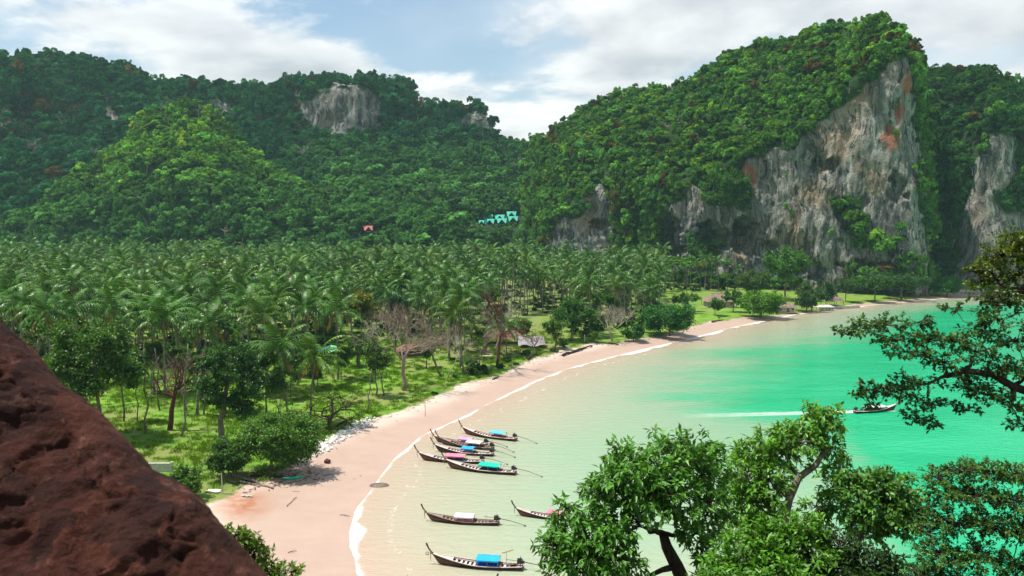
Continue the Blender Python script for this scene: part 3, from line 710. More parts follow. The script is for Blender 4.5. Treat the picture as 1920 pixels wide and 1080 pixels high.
HOUSES = [(915, 413), (937, 413), (959, 407), (918, 421), (941, 420), (962, 416), (903, 420)]
def hide_zone(px, py, rad_px):
    z = np.zeros(px.shape, bool)
    for a, b in HOUSES: z |= (np.abs(px-a) < 13+rad_px) & (py > b-8) & (py < b+4+rad_px*.9)
    z |= (np.abs(px-690) < 16+rad_px) & (py > 425) & (py < 441+rad_px*.8)
    return z
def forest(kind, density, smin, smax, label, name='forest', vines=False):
    V, Fc, me = HILLS[kind]; r = np.random.default_rng({'tower': 1, 'tail': 2, 'ridge': 3, 'mound': 4}[kind])
    a, b, c, d = (V[Fc[:, k]] for k in range(4)); nrm = np.cross(b-a, d-a); ar = np.linalg.norm(nrm, axis=1); nrm /= ar[:, None]+1e-9
    cen = (a+b+c+d)/4
    view = np.array([0, 0, CAMZ])-cen; facing = (nrm*view).sum(1)/np.linalg.norm(view, axis=1)
    w = ar*np.where(facing > -.25, 1, .06)*(cen[:, 2] > 1)
    n = int(density*w.sum()); k = r.choice(len(Fc), n, p=w/w.sum()); u, v = r.random((2, n, 1))
    P = a[k]+(b[k]-a[k])*u+(d[k]-a[k])*v; nn = nrm[k]
    rk = rockmask(kind, P); keep = ~rk | (r.random(n) < (.045 if kind == 'tower' else .02)); small = rk[keep]
    P, nn = P[keep], nn[keep]; n = len(P)
    s = (smin+(smax-smin)*r.random(n)**1.8)*np.where(small, .42, 1)*np.where((r.random(n) < .08) & (kind != 'tower'), 1.35, 1)
    px, py = prj(P); rp = s/P[:, 1]*F
    ok = ~hide_zone(px, py-rp*.3, rp) & (px > -500) & (px < 2500)
    P, nn, s, px, py = P[ok], nn[ok], s[ok], px[ok], py[ok]; n = len(P)
    up = np.where(nn[:, 2:3] > .5, .45, .15)
    P = P+nn*s[:, None]*.25+np.array([0, 0, 1])*s[:, None]*up
    steep = nn[:, 2] < .45
    scl = np.stack([s*r.uniform(.75, 1.3, n), s*r.uniform(.75, 1.3, n), s*r.uniform(.7, 1.3, n)*np.where(steep & (r.random(n) < .45), 1.9, 1)], 1)
    rot = np.stack([r.normal(0, .15, n), r.normal(0, .15, n), r.uniform(0, 6.28, n)], 1)
    idx = r.integers(0, 9, n); idx[r.random(n) < .015] = 17; idx[(r.random(n) < .05) & (s < 4.5)] = 18
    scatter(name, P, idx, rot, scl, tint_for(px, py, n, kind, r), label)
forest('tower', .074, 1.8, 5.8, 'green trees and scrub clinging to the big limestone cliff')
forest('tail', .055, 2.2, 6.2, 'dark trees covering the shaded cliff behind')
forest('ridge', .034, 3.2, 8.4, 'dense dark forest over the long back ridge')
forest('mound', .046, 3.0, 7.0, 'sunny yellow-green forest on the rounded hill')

# ------------------------------------------------------------------ palm grove and broadleaf trees on the flat
CLEAR = [[(960, 595), (1060, 585), (1075, 640), (1000, 650), (900, 690), (860, 665), (900, 630)], [(1095, 630), (1200, 612), (1310, 584), (1480, 568), (1480, 620), (1095, 660)],
         [(-200, 700), (330, 700), (560, 672), (640, 640), (760, 636), (860, 690), (700, 800), (300, 950), (-200, 950)], [(1240, 548), (1660, 540), (1660, 600), (1240, 600)]]
def grove_points():
    r = np.random.default_rng(21); sp = 8.9; xs = np.arange(-330, 250, sp); ys = np.arange(175, 600, sp)
    X, Y = np.meshgrid(xs, ys); X = X+(np.arange(len(ys)) % 2)[:, None]*sp/2
    x = X.ravel()+r.uniform(-2.3, 2.3, X.size); y = Y.ravel()+r.uniform(-2.3, 2.3, X.size); z = ground_z(x, y)
    gd = dist_line(x, y, grassl); ins = inpoly(x, y, LAND_G)
    px, py = prj(np.stack([x, y, z], 1)); ok = ins & (gd > 6) & (px > -160) & (px < 1660)
    for c in CLEAR: ok &= ~inpoly(px, py, c)
    lim = np.interp(px, [-200, 950, 1000, 1100, 1250, 1350, 1450, 1550, 1700], [590, 590, 565, 520, 488, 462, 442, 425, 415])
    ok &= y < lim
    ok &= ~((px > 1420) & (r.random(len(px)) < .5)); ok &= r.random(len(px)) < np.clip(1.25-(y-170)/700, .6, 1)
    return np.stack([x, y, z], 1)[ok]
GP = grove_points(); rg = np.random.default_rng(22)
gpx, gpy = prj(GP); broad = rg.random(len(GP)) < .09+.10*(gpx > 1000)+.30*np.clip((GP[:, 1]-380)/150, 0, 1)
PALM_XY = GP[~broad]; BROAD_XY = GP[broad]
order = np.argsort(PALM_XY[:, 1]); PALM_XY = PALM_XY[order]

def palm_tint(r):
    v = float(np.clip(r.normal(1, .18), .6, 1.5)); t = np.array([.064, .160, .028])*v
    if r.random() < .2: t = t*np.array([1.35, 1.1, .8])
    return [float(q) for q in t]
def make_palm(P, H, r, label, group, detailed, lean=None, rz=None):
    k = int(r.integers(0, 4)) if lean is None else lean; tm, tip = PTRUNK[k]
    rz = r.uniform(0, 6.28) if rz is None else rz; s = H/16.0
    root = thing('coconut_palm', label, 'palm tree', P, rz, group)
    tint = palm_tint(r)
    link('trunk', tm, root).scale = (max(.9, s), max(.9, s), s)
    loc = (tip[0]*max(.9, s), tip[1]*max(.9, s), tip[2]*s); cs = float(r.uniform(.85, 1.28))
    if detailed:
        cs = float(r.uniform(1.05, 1.32))
        for kind, az, tl, sc in frond_layout(r):
            o = link('frond', FRONDS[kind], root, loc); o.rotation_euler = (0, -tl, az); o.scale = (sc*cs,)*3; o['tint'] = tint
    else:
        cs *= .95; o = link('crown', PCROWN[int(r.integers(0, 5))], root, loc, r.uniform(0, 6.28)); o.scale = (cs,)*3; o['tint'] = tint
    return root
NEAR_PALMS = [
 (34, 566, 17, 'coconut palm with dark frond skirt at the very edge above the red rock'),
 (94, 584, 17, 'tall coconut palm with wide crown just behind the dense round tree'),
 (156, 582, 16.5, 'coconut palm directly above the top of the dense round tree'),
 (215, 574, 17, 'coconut palm with spreading fronds past the shoulder of the dense round tree'),
 (284, 590, 16.5, 'coconut palm of a close pair, the one nearer the round tree'),
 (305, 598, 16, 'coconut palm of a close pair, the one farther from the round tree'),
 (365, 610, 16.5, 'big near coconut palm with drooping pale fronds over the lawn'),
 (406, 567, 18, 'tall dark-crowned coconut palm behind the drooping palm'),
 (462, 570, 17.5, 'coconut palm with pale leaning stem above the dark twin tree'),
 (500, 594, 16, 'coconut palm with yellow-green fronds at the edge of the lawn'),
 (537, 650, 13.5, 'short shaggy coconut palm beside the dark tall tree on the lawn'),
 (580, 668, 11.5, 'lowest short coconut palm above the bare sprawling tree'),
 (585, 576, 17, 'coconut palm standing over the green tarpaulin'),
 (632, 582, 15.5, 'coconut palm leaning beside the yellow-leaved round tree'),
 (950, 612, 7.6, 'short coconut palm with yellowish fronds in front of the collapsed hut')]
rp_ = np.random.default_rng(33)
ZONES = [(150, 'above the edge of the red rock'), (420, 'behind the dense round tree'), (640, 'behind the dark ivy-clad tree'), (860, 'behind the dead trees of the lawn'), (1060, 'behind the collapsed hut'), (1200, 'behind the umbrella-shaped tree'), (9999, 'between far lawn and cliff')]
def zone(P):
    px = float(prj(np.array(P, float))[0])
    for lim, txt in ZONES:
        if px < lim: return txt
for px, py, H, lab in NEAR_PALMS:
    z = H-.2; Yd = (CAMZ-2.2-z)*F/(py-430); p = dp(px, py, Yd); z0 = gz(p[0], p[1])
    make_palm((p[0], p[1], z0-.1), p[2]-z0, rp_, lab, 'coconut palms at the edge of the lawn', True)
for k, P in enumerate(PALM_XY[:285]):
    make_palm((P[0], P[1], P[2]-.1), float(np.clip(rp_.normal(15.6, 2.9), 9, 21)), rp_, ('front-row coconut palm of the grove ' if P[1] < 262 else 'coconut palm deep in the grove ')+zone(P), 'palms of the coconut grove '+zone(P), k < 45)
rest = PALM_XY[285:]; n = len(rest); rr = np.random.default_rng(34)
hs = rr.normal(.96, .18, n).clip(.55, 1.3)
T = np.array([palm_tint(rr) for _ in range(n)])
scatter('palm_grove', rest, 9+rr.integers(0, 5, n), np.stack([rr.normal(0, .03, n), rr.normal(0, .03, n), rr.uniform(0, 6.28, n)], 1), np.stack([hs*1.02]*3, 1), T,
        'far rows of the coconut grove below the hills')
print('palms', len(PALM_XY), 'broad', len(BROAD_XY))

def broad_trunk():
    m = MB(); m.tube([(0, 0, -.3), (.05, .02, .4), (.0, .06, .75), (.02, 0, 1.0)], [.075, .05, .042, .03], 6)
    for a in (0, 2.1, 4.2): m.tube([(0, .05, .55), (.18*math.cos(a), .18*math.sin(a), .85), (.34*math.cos(a), .34*math.sin(a), 1.1)], [.03, .02, .01], 4)
    return m.mesh('trunk', M_bark, True)
BTRUNK = broad_trunk()
rb = np.random.default_rng(35)
BROAD_XY = BROAD_XY[np.argsort(BROAD_XY[:, 1])]
for P in BROAD_XY[:150]:
    s = float(rb.uniform(3.2, 6.8)); H = float(rb.uniform(9, 14)+6*np.clip((P[1]-330)/150, 0, 1)*rb.random())
    root = thing('broadleaf_tree', 'leafy broadleaf tree among the coconut palms '+zone(P), 'tree', (P[0], P[1], P[2]-.1), rb.uniform(0, 6.28), 'broadleaf trees in the grove '+zone(P))
    link('trunk', BTRUNK, root).scale = (s*1.1, s*1.1, H-s*.5)
    o = link('crown', CROWNS[int(rb.integers(0, 9))], root, (0, 0, H-s*.5)); o.scale = (s, s, s*.85)
    o['tint'] = [float(q) for q in tint_for(np.array([0.]), np.array([0.]), 1, 'flat', rb)[0]]
B2 = BROAD_XY[150:]
# unbroken wood along the foot of the hills and cliffs
rw = np.random.default_rng(36); n = 3000
wx = rw.uniform(-520, 130, n); wy = rw.uniform(520, 680, n); wz = ground_z(wx, wy); wpx, wpy = prj(np.stack([wx, wy, wz], 1))
m_ = (wpx > -350) & (wpx < 1180)
ex = np.stack([wx, wy, wz], 1)[m_]
n2 = 260; tt = rw.random(n2); ex2 = np.stack([np.interp(tt, [0, 1], [15, 160]), np.interp(tt, [0, 1], [545, 448]), 0*tt], 1)+rw.normal(0, 5, (n2, 3))*[1, 1, 0]
ex2[:, 2] = ground_z(ex2[:, 0], ex2[:, 1])
allw = np.concatenate([B2, ex, ex2]) if len(B2) else np.concatenate([ex, ex2]); n = len(allw)
s = rw.uniform(3.2, 6.0, n); s[-n2:] *= .7; hh = rw.uniform(5, 12, n); hh[-n2:] *= .45
allw = allw+np.stack([0*s, 0*s, hh], 1); apx, apy = prj(allw)
ok = ~hide_zone(apx, apy, s/allw[:, 1]*F); allw, s, apx, apy = allw[ok], s[ok], apx[ok], apy[ok]; n = len(allw)
scatter('forest', allw, rw.integers(0, 9, n), np.stack([0*s, 0*s, rw.uniform(0, 6.28, n)], 1), np.stack([s, s, s*.9], 1), tint_for(apx, apy, n, 'flat', rw), 'mixed green wood along the foot of the hills')

# ------------------------------------------------------------------ single trees
def curve_pts(a, b, bulge, n=6, jit=.0, r=rng):
    a, b = np.asarray(a, float), np.asarray(b, float); m = (a+b)/2+np.asarray(bulge, float); L = np.linalg.norm(b-a); out_ = []
    for k in range(n):
        t = k/(n-1); p = (1-t)**2*a+2*t*(1-t)*m+t*t*b
        if 0 < k < n-1: p = p+r.normal(size=3)*jit*L
        out_.append(p)
    return out_
def leaf_blades(P, Dr, Up, L, Wd, r):
    """n pointed leaves folded along the midrib: base P, direction Dr, face Up"""
    n = len(P); Dr = Dr/(np.linalg.norm(Dr, axis=1)[:, None]+1e-9); S = np.cross(Dr, Up); S /= np.linalg.norm(S, axis=1)[:, None]+1e-9; U = np.cross(S, Dr)
    L = (L*r.uniform(.65, 1.25, n))[:, None]; w = (Wd*r.uniform(.75, 1.2, n))[:, None]
    mid = P+Dr*L*.45; tip = P+Dr*L-U*L*.12
    V = np.stack([P, mid+S*w+U*w*.35, tip, mid-S*w+U*w*.35], 1).reshape(-1, 3); i = np.arange(n)*4
    return V, np.concatenate([np.stack([i, i+1, i+2], 1), np.stack([i, i+2, i+3], 1)])
def leafy_tree(name, label, cat, trunk, clumps, leaf, nleaf, tint, barkm, r, r0=.25, group=None, ntwig=12, flat=.75, leafmat_=None, twig_r=.012, droop=.25, gain=1.0, spread=.55, whorl=0):
    """trunk: list of world points; clumps: (centre, radius); limbs grow from the trunk to every clump, leaves sit on twigs"""
    base = np.asarray(trunk[0], float); root = thing(name, label, cat, base, 0, group)
    T = [np.asarray(p, float) for p in trunk]; rad = list(np.interp(np.arange(len(T)), [0, len(T)-1], [r0, r0*.42]))
    m = MB(); m.tube([p-base for p in T], rad, 8); m.build('trunk', barkm, root, True)
    nodes = [(T[k], rad[k]) for k in range(max(1, len(T)//3), len(T))]
    cl = sorted(clumps, key=lambda c: min(np.linalg.norm(np.asarray(c[0])-p[0]) for p in nodes))
    tw = MB(); LV, LF, nb = [], [], 0; tot = sum(c[1]**2 for c in cl)
    for c, cr in cl:
        c = np.asarray(c, float)
        j = min(range(len(nodes)), key=lambda q: np.linalg.norm(nodes[q][0]-c)+max(0, nodes[q][0][2]-c[2])*.8)
        p0, pr = nodes[j]; L = np.linalg.norm(c-p0)
        pts = curve_pts(p0, c, (0, 0, -.12*L), 7, .035, r); q0 = min(pr*.8, .05+.035*L); rr_ = np.linspace(q0, max(q0*.25, twig_r*1.5), 7)
        b = MB(); b.tube([p-base for p in pts], rr_, 6); b.build('limb', barkm, root, True)
        nodes += [(pts[q], rr_[q]) for q in (3, 4, 5, 6)]
        n = max(30, int(nleaf*cr**2/tot)); per = max(1, n//ntwig)
        nt = ntwig if not whorl else max(8, n//whorl); per = per if not whorl else whorl
        for t in range(nt):
            d = rand_dirs(1, r)[0]; d[2] = d[2]*flat+.12; e = c+d*cr*(r.uniform(.55, 1.0) if not whorl else r.uniform(.25, 1.0)**.6*1.22)
            tp = curve_pts(c-d*cr*.1, e, (0, 0, .06*cr), 4, .04, r); tw.tube([p-base for p in tp], np.linspace(twig_r*1.6, twig_r*.6, 4), 3, False)
            tt = r.uniform(.25, 1.05, per) if not whorl else r.uniform(.72, 1.05, per); seg = np.asarray(tp[0])[None]*(1-tt)[:, None]+np.asarray(tp[-1])[None]*tt[:, None]
            P = seg+r.normal(size=(per, 3))*(cr*np.array([.13, .13, .10])*spread/.55 if not whorl else leaf[0]*.22)
            Dr = d[None]*.7+rand_dirs(per, r)*.9+np.array([0, 0, -droop]); Up = np.array([0, 0, 1.])+rand_dirs(per, r)*.55
            V, Fc = leaf_blades(P-base, Dr, Up, leaf[0], leaf[1], r); LV.append(V); LF.append(Fc+nb); nb += len(V)
    tag(tw.build('twigs', barkm, root), kind='stuff')
    o = tag(link('crown', fastmesh('crown', np.concatenate(LV), np.concatenate(LF), leafmat_ or M_near), root), kind='stuff')
    o['tint'] = [float(q)*gain for q in tint]; return root

def mid_tree(name, label, cat, px, py_base, w_px, py_top, tint, r, group=None, trunk_px=None, leaf=None, nleaf=7000, ncl=16, barkm=None, low=.25, flat=.8, r0=None, lean=0.0):
    if cat == 'bush': ncl = int(ncl*1.6); nleaf = int(nleaf*1.3); w_px *= 1.08
    """a single tree or bush standing on the flat; sizes read off as widths at its own distance"""
    P = on_ground(px if trunk_px is None else trunk_px, py_base); Y = P[1]; k = Y/F
    w = w_px*k; H = (py_base-py_top)*k*1.02; cx = (px-(trunk_px or px))*k
    zc = H*(low+1)/2; hz = H*(1-low)/2
    clumps = []
    for q in range(ncl):
        d = rand_dirs(1, r)[0]*(r.uniform(.45, .80) if cat == 'tree' else r.uniform(.5, .86)); d[2] = d[2] if cat == 'tree' else d[2]*.8+.1
        clumps.append((P+np.array([cx+d[0]*w/2, d[1]*w/2, zc+d[2]*hz]), r.uniform(.34, .54)*min(w/2, hz*1.5)))
    trunk = curve_pts(P-[0, 0, .2], P+np.array([cx*.8+lean*k*w_px, 0, H*.72]), (0, 0, 0), 7, .012, r)
    L = (leaf or .34)*1.25; nleaf = int(nleaf*1.35); tint = tuple(1.45*q for q in tint)
    return leafy_tree(name, label, cat, trunk, clumps, (L, L*.33), nleaf, tint, barkm or M_bark, r, r0 or max(.12, w*.022), group, 14, flat, None, .025, .2)
rt = np.random.default_rng(50)
mid_tree('broadleaf_tree', 'dense round dark green tree rising behind the red rock edge', 'tree', 180, 822, 195, 598, (.050, .125, .016), rt, nleaf=15000, ncl=26, low=.32, leaf=.42, trunk_px=190)
mid_tree('broadleaf_tree', 'tall dark ivy-clad tree with thick trunk above the driftwood', 'tree', 432, 832, 130, 640, (.030, .090, .016), rt, nleaf=10000, ncl=22, low=.18, leaf=.36, trunk_px=414, r0=.55)
mid_tree('broadleaf_tree', 'thin-stemmed green tree touching the dark ivy-clad tree', 'tree', 500, 800, 105, 652, (.055, .135, .020), rt, nleaf=7000, ncl=14, low=.38, leaf=.34)
mid_tree('bush', 'big rounded bright bush spilling over the sand beside white rubble', 'bush', 532, 882, 150, 772, (.060, .155, .014), rt, nleaf=11000, ncl=22, low=.08, leaf=.32, trunk_px=505)
mid_tree('bush', 'smaller dark bush above the driftwood logs', 'bush', 428, 896, 82, 826, (.045, .120, .018), rt, nleaf=4500, ncl=12, low=.1, leaf=.30)
mid_tree('bush', 'light green shrub at the foot of the red rock', 'bush', 352, 935, 70, 872, (.070, .165, .018), rt, nleaf=3000, ncl=10, low=.05, leaf=.26)
mid_tree('broadleaf_tree', 'yellowish round-headed tree at the front of the palm grove', 'tree', 678, 655, 76, 542, (.130, .150, .018), rt, nleaf=5000, ncl=14, low=.4, leaf=.55)
mid_tree('broadleaf_tree', 'dark green tree squeezed beside the yellowish round-headed tree', 'tree', 742, 650, 70, 545, (.022, .075, .022), rt, nleaf=4500, ncl=12, low=.35, leaf=.5)
mid_tree('broadleaf_tree', 'tall light green feathery tree among the palms above the bare trees', 'tree', 748, 620, 62, 488, (.085, .180, .025), rt, nleaf=4500, ncl=12, low=.4, leaf=.55)
mid_tree('broadleaf_tree', 'small tree with thick trunk casting shade on the lawn', 'tree', 672, 688, 66, 634, (.055, .120, .022), rt, nleaf=2600, ncl=9, low=.38, leaf=.34, r0=.6)
mid_tree('broadleaf_tree', 'sparse leafy tree at the lawn edge before the pinkish dead tree', 'tree', 705, 742, 74, 628, (.060, .125, .022), rt, nleaf=2600, ncl=11, low=.3, leaf=.34)
mid_tree('broadleaf_tree', 'layered umbrella-shaped dark tree next to the collapsed hut', 'tree', 1072, 640, 92, 558, (.040, .125, .018), rt, nleaf=6500, ncl=18, low=.3, leaf=.5)
mid_tree('broadleaf_tree', 'small light green tree below the umbrella-shaped tree', 'tree', 1042, 655, 58, 600, (.070, .155, .022), rt, nleaf=3000, ncl=10, low=.25, leaf=.42)
mid_tree('bush', 'large dark domed bush overhanging the middle of the beach', 'bush', 1256, 630, 116, 572, (.030, .130, .022), rt, nleaf=9000, ncl=24, low=.04, leaf=.55)
mid_tree('bush', 'low dark bush next to the large domed bush', 'bush', 1188, 640, 44, 608, (.030, .115, .018), rt, nleaf=2600, ncl=9, low=.04, leaf=.45)
mid_tree('bush', 'bright lime green domed bush near the beach huts', 'bush', 1426, 596, 84, 544, (.075, .195, .015), rt, nleaf=7000, ncl=20, low=.05, leaf=.65)
mid_tree('broadleaf_tree', 'spreading bright tree against the foot of the cliff', 'tree', 1473, 562, 86, 466, (.055, .160, .018), rt, nleaf=7000, ncl=20, low=.4, leaf=.75)
mid_tree('broadleaf_tree', 'olive green tree between lime bush and cliff-foot tree', 'tree', 1412, 572, 66, 500, (.060, .120, .022), rt, nleaf=4500, ncl=13, low=.25, leaf=.65)
mid_tree('broadleaf_tree', 'grey-green tree standing over the beach huts', 'tree', 1512, 585, 62, 536, (.050, .105, .030), rt, nleaf=4000, ncl=12, low=.2, leaf=.6)
mid_tree('bush', 'dark shrub beside the thatched round hut', 'bush', 1548, 578, 36, 530, (.030, .090, .020), rt, nleaf=2500, ncl=9, low=.1, leaf=.6)
mid_tree('bush', 'vivid green thicket at the end of the sand below the cliffs', 'bush', 1775, 557, 60, 522, (.040, .170, .020), rt, nleaf=4500, ncl=14, low=.02, leaf=.7)
mid_tree('bush', 'sea-side scrub on the undercut foot of the cliff', 'bush', 1690, 562, 90, 512, (.030, .095, .022), rt, nleaf=5000, ncl=14, low=.30, leaf=.6)
mid_tree('bush', 'pale shrub under the cliff near the end of the sand', 'bush', 1640, 566, 60, 515, (.045, .120, .022), rt, nleaf=3500, ncl=12, low=.3, leaf=.6)
for px, py, w, top, lab in [(1150, 600, 60, 545, 'light feathery tree behind the pale bare tree'), (1110, 605, 46, 540, 'light green tree behind the umbrella-shaped tree'), (1340, 592, 40, 560, 'young green tree on the bright far lawn'),
                            (1290, 585, 60, 548, 'bushy tree behind the large domed bush'), (860, 625, 60, 560, 'green tree behind the tall bare trees'), (610, 640, 44, 600, 'bright green tree over the tarpaulin'),
                            (560, 705, 60, 640, 'leafy tree behind the short shaggy palm')]:
    mid_tree('broadleaf_tree', lab, 'tree', px, py, w, top, (.065, .150, .025), rt, nleaf=3000, ncl=10, low=.25, leaf=.5)
for px, py, w, top, tr, lab in [
    (258, 792, 56, 640, (.05, .12, .02), 'slim leafy tree touching the dense round tree on its lawn side'), (285, 740, 50, 628, (.055, .13, .02), 'thin tree behind the slim leafy tree on the lawn'),
    (120, 760, 70, 640, (.05, .115, .02), 'leafy tree between the dense round tree and the red rock'), (52, 690, 66, 626, (.07, .12, .025), 'shaggy olive tree against the top of the red rock'),
    (390, 752, 60, 650, (.045, .115, .02), 'tree hung with creepers just before the dark ivy-clad tree'), (468, 742, 62, 640, (.05, .12, .022), 'leafy tree behind the gap of the twin trees'),
    (545, 748, 56, 668, (.06, .14, .022), 'small leafy tree below the short shaggy palm'), (640, 712, 46, 650, (.06, .14, .02), 'small round tree near the thick-trunked shade tree'),
    (596, 728, 40, 676, (.055, .13, .02), 'low leafy tree under the lowest short palm'), (330, 722, 60, 640, (.055, .125, .02), 'spreading thin tree under the close pair of palms'),
    (430, 712, 50, 636, (.05, .12, .02), 'leafy tree in the shade below the tall dark-crowned palm'), (800, 690, 46, 640, (.06, .13, .025), 'sparse green tree between the dead trees'),
    (980, 640, 44, 600, (.06, .14, .02), 'green tree beside the grey tarpaulin'), (1120, 632, 40, 590, (.045, .12, .02), 'dark tree between the umbrella-shaped tree and the fan-shaped bare tree'),
    (1215, 600, 46, 552, (.055, .14, .022), 'tree rising behind the low dark bush'), (1375, 585, 40, 545, (.05, .13, .02), 'tree beside the lime green bush'), (1585, 566, 46, 520, (.045, .11, .02), 'dark tree between pointed hut and cliff foot')]:
    mid_tree('broadleaf_tree', lab, 'tree', px, py, w, top, tr, rt, nleaf=3200, ncl=11, low=.36, leaf=.38 if py > 680 else .5)
# a tree rooted on the cliff ledge
P0 = dp(1366, 388, 468)
leafy_tree('cliff_tree', 'bright spreading tree rooted on a ledge of the big cliff', 'tree', curve_pts(P0+[0, 6, -4], P0+[0, -3, 6], (0, -1, 0), 6, .01, rt),
           [(P0+np.array([rt.uniform(-11, 11), rt.uniform(-7, 1), rt.uniform(0, 17)])*1.0, rt.uniform(3, 5)) for _ in range(20)], (1.0, .36), 6500, (.055, .165, .018), M_bark, rt, .5, None, 12, .8, None, .05, .2)

def bare_tree(name, label, px, py_base, H_px, spread, matb, r, lean=(0, 0), r0=.3, depth=4, fork=.35, group=None, twist=.22, up=.25):
    P = on_ground(px, py_base); H = H_px*P[1]/F; root = thing(name, label, 'tree', P-[0, 0, .1], r.uniform(0, 6.28)*0, group)
    tr = MB(); limbs = []; tw = MB()
    top = np.array([lean[0]*H, lean[1]*H, H*fork]); pts = curve_pts((0, 0, -.2), top, (0, 0, 0), 5, .03, r); tr.tube(pts, np.linspace(r0, r0*.7, 5), 8)
    def grow(p, d, L, rad, dep, mb):
        d = d/np.linalg.norm(d); q = p.copy(); pts = [q.copy()]; dd = d.copy()
        for k in range(4):
            dd = dd+r.normal(size=3)*twist+np.array([0, 0, up*.18]); dd /= np.linalg.norm(dd); q = q+dd*L/4; pts.append(q.copy())
        end = rad*.5; mb.tube(pts, np.linspace(rad, end, 5), 5 if dep > 1 else 3, False)
        if dep <= 0: return
        for k in range(r.integers(2, 4)):
            j = r.integers(2, 5); nd = dd+rand_dirs(1, r)[0]*spread+np.array([0, 0, up]); grow(pts[j], nd, L*r.uniform(.55, .8), rad*(.62 if j == 4 else .5), dep-1, mb if dep > 2 else tw)
        nd = dd+rand_dirs(1, r)[0]*spread*.4; grow(pts[4], nd, L*.7, end, dep-1, mb if dep > 2 else tw)
    nL = r.integers(4, 6); a0 = r.uniform(0, 6.28)
    for k in range(nL):
        a = a0+6.283*k/nL+r.uniform(-.3, .3); mb = MB(); h_ = .72+.28*k/nL if k else 1
        grow(top*h_, np.array([math.cos(a)*spread, math.sin(a)*spread, up+.55]), H*(1-fork)*r.uniform(.42, .6), r0*.5, depth, mb); limbs.append(mb)
    tr.build('trunk', matb, root, True)
    for mb in limbs: mb.build('limb', matb, root, True)
    if tw.v: tag(tw.build('twigs', matb, root), kind='stuff')
    return root
rbt = np.random.default_rng(70)
bare_tree('bare_tree', 'sprawling black bare tree leaning over the sand by white rubble', 608, 806, 105, 1.15, M_barkd, rbt, (.15, 0), .42, 4, .28, up=.10, twist=.3)
bare_tree('bare_tree', 'low black bare branches reaching sideways over the white rubble', 622, 800, 50, 1.5, M_barkd, rbt, (.6, -.1), .25, 3, .3, up=-.05, twist=.3)
bare_tree('bare_tree', 'tall pinkish dead tree with thick trunk on the bright lawn edge', 757, 732, 148, .62, M_barkp, rbt, (0, 0), .48, 5, .42)
bare_tree('bare_tree', 'pale dead tree with wide level branches behind the small thick-trunked tree', 700, 700, 118, .9, M_barkw, rbt, (0, 0), .26, 4, .45)
bare_tree('bare_tree', 'slim leaning bare tree nearest the pinkish dead tree', 828, 706, 108, .7, M_bark, rbt, (-.2, 0), .26, 4, .5)
bare_tree('bare_tree', 'thin grey bare tree leaning towards the sand', 838, 712, 95, .6, M_barkw, rbt, (.25, 0), .16, 4, .55)
bare_tree('bare_tree', 'bare tree leaning over the grass tip at the sand', 868, 704, 118, .6, M_bark, rbt, (.35, 0), .2, 4, .5)
bare_tree('bare_tree', 'tall dead tree with red-brown trunk in front of the collapsed hut', 932, 688, 140, .75, M_barkr, rbt, (.05, 0), .42, 4, .5)
bare_tree('bare_tree', 'high pale bare crown above the collapsed hut roof', 930, 660, 122, .95, M_barkw, rbt, (.1, 0), .22, 4, .5)
bare_tree('bare_tree', 'small pale fan-shaped bare tree standing on the sand edge', 1147, 640, 72, .8, M_barkw, rbt, (-.05, 0), .26, 5, .3, up=.4)
bare_tree('bare_tree', 'dark snag with broken branches in the near lawn', 318, 806, 140, .7, M_barkr, rbt, (.10, 0), .5, 3, .55)
bare_tree('bare_tree', 'leafless pinkish tree between the near palms', 352, 770, 110, .8, M_barkp, rbt, (-.1, 0), .24, 4, .4)
bare_tree('bare_tree', 'brownish bare shrub behind the red rock edge', 65, 690, 70, .9, M_barkw, rbt, (0, 0), .2, 4, .2)
bare_tree('bare_tree', 'grey bare branches tangled among the palms behind the far lawn', 1180, 600, 70, .9, M_barkw, rbt, (.2, 0), .22, 4, .4)
bare_tree('bare_tree', 'thin bare saplings left of the sprawling black tree', 520, 800, 85, .6, M_bark, rbt, (.05, 0), .14, 3, .4)
for k, (px, py, hp, ln) in enumerate([(985, 672, 50, .3), (1010, 668, 46, -.2), (1040, 660, 40, .1)]):
    bare_tree('bare_tree', ['crooked bare sapling closest to the collapsed hut', 'crooked bare sapling beside the fallen trunk', 'crooked bare sapling at the eroded bank'][k], px, py, hp, .7, M_barkd, rbt, (ln, 0), .13, 3, .5)
# bare pole stems on the lawn
for k, (px, py, top, ln, lab) in enumerate([(272, 812, 640, .02, 'thin straight stem rising from the near lawn'), (340, 818, 640, .10, 'pale slender stem leaning on the near lawn'), (232, 790, 660, .0, 'dark stem under the dense round tree'),
                                            (382, 778, 668, .06, 'slim stem in the shade of the tall dark tree'), (300, 770, 650, -.05, 'slim stem behind the dark snag'), (690, 765, 690, .1, 'thin dead stem at the lawn edge'), (720, 742, 690, -.15, 'short leaning stem near the pinkish dead tree'),
                                            (895, 690, 640, .3, 'leaning stem beside the bare trees')]):
    P = on_ground(px, py); H = (py-top)*P[1]/F; m = MB(); m.tube(curve_pts((0, 0, -.2), (ln*H, 0, H), (0, 0, 0), 7, .012, rbt), np.linspace(.17, .07, 7), 6)
    root = thing('dead_stem', lab, 'tree trunk', P); m.build('trunk', M_palmt if k % 2 else M_bark, root, True)
    b = MB(); 
    for q in range(4):
        z = H*rbt.uniform(.55, .95); a = rbt.uniform(0, 6.28); b.tube(curve_pts((ln*z, 0, z), (ln*z+1.2*math.cos(a), 1.2*math.sin(a), z+.7), (0, 0, .2), 4, .05, rbt), [.04, .03, .02, .01], 4)
    b.build('branch_stubs', M_bark, root)

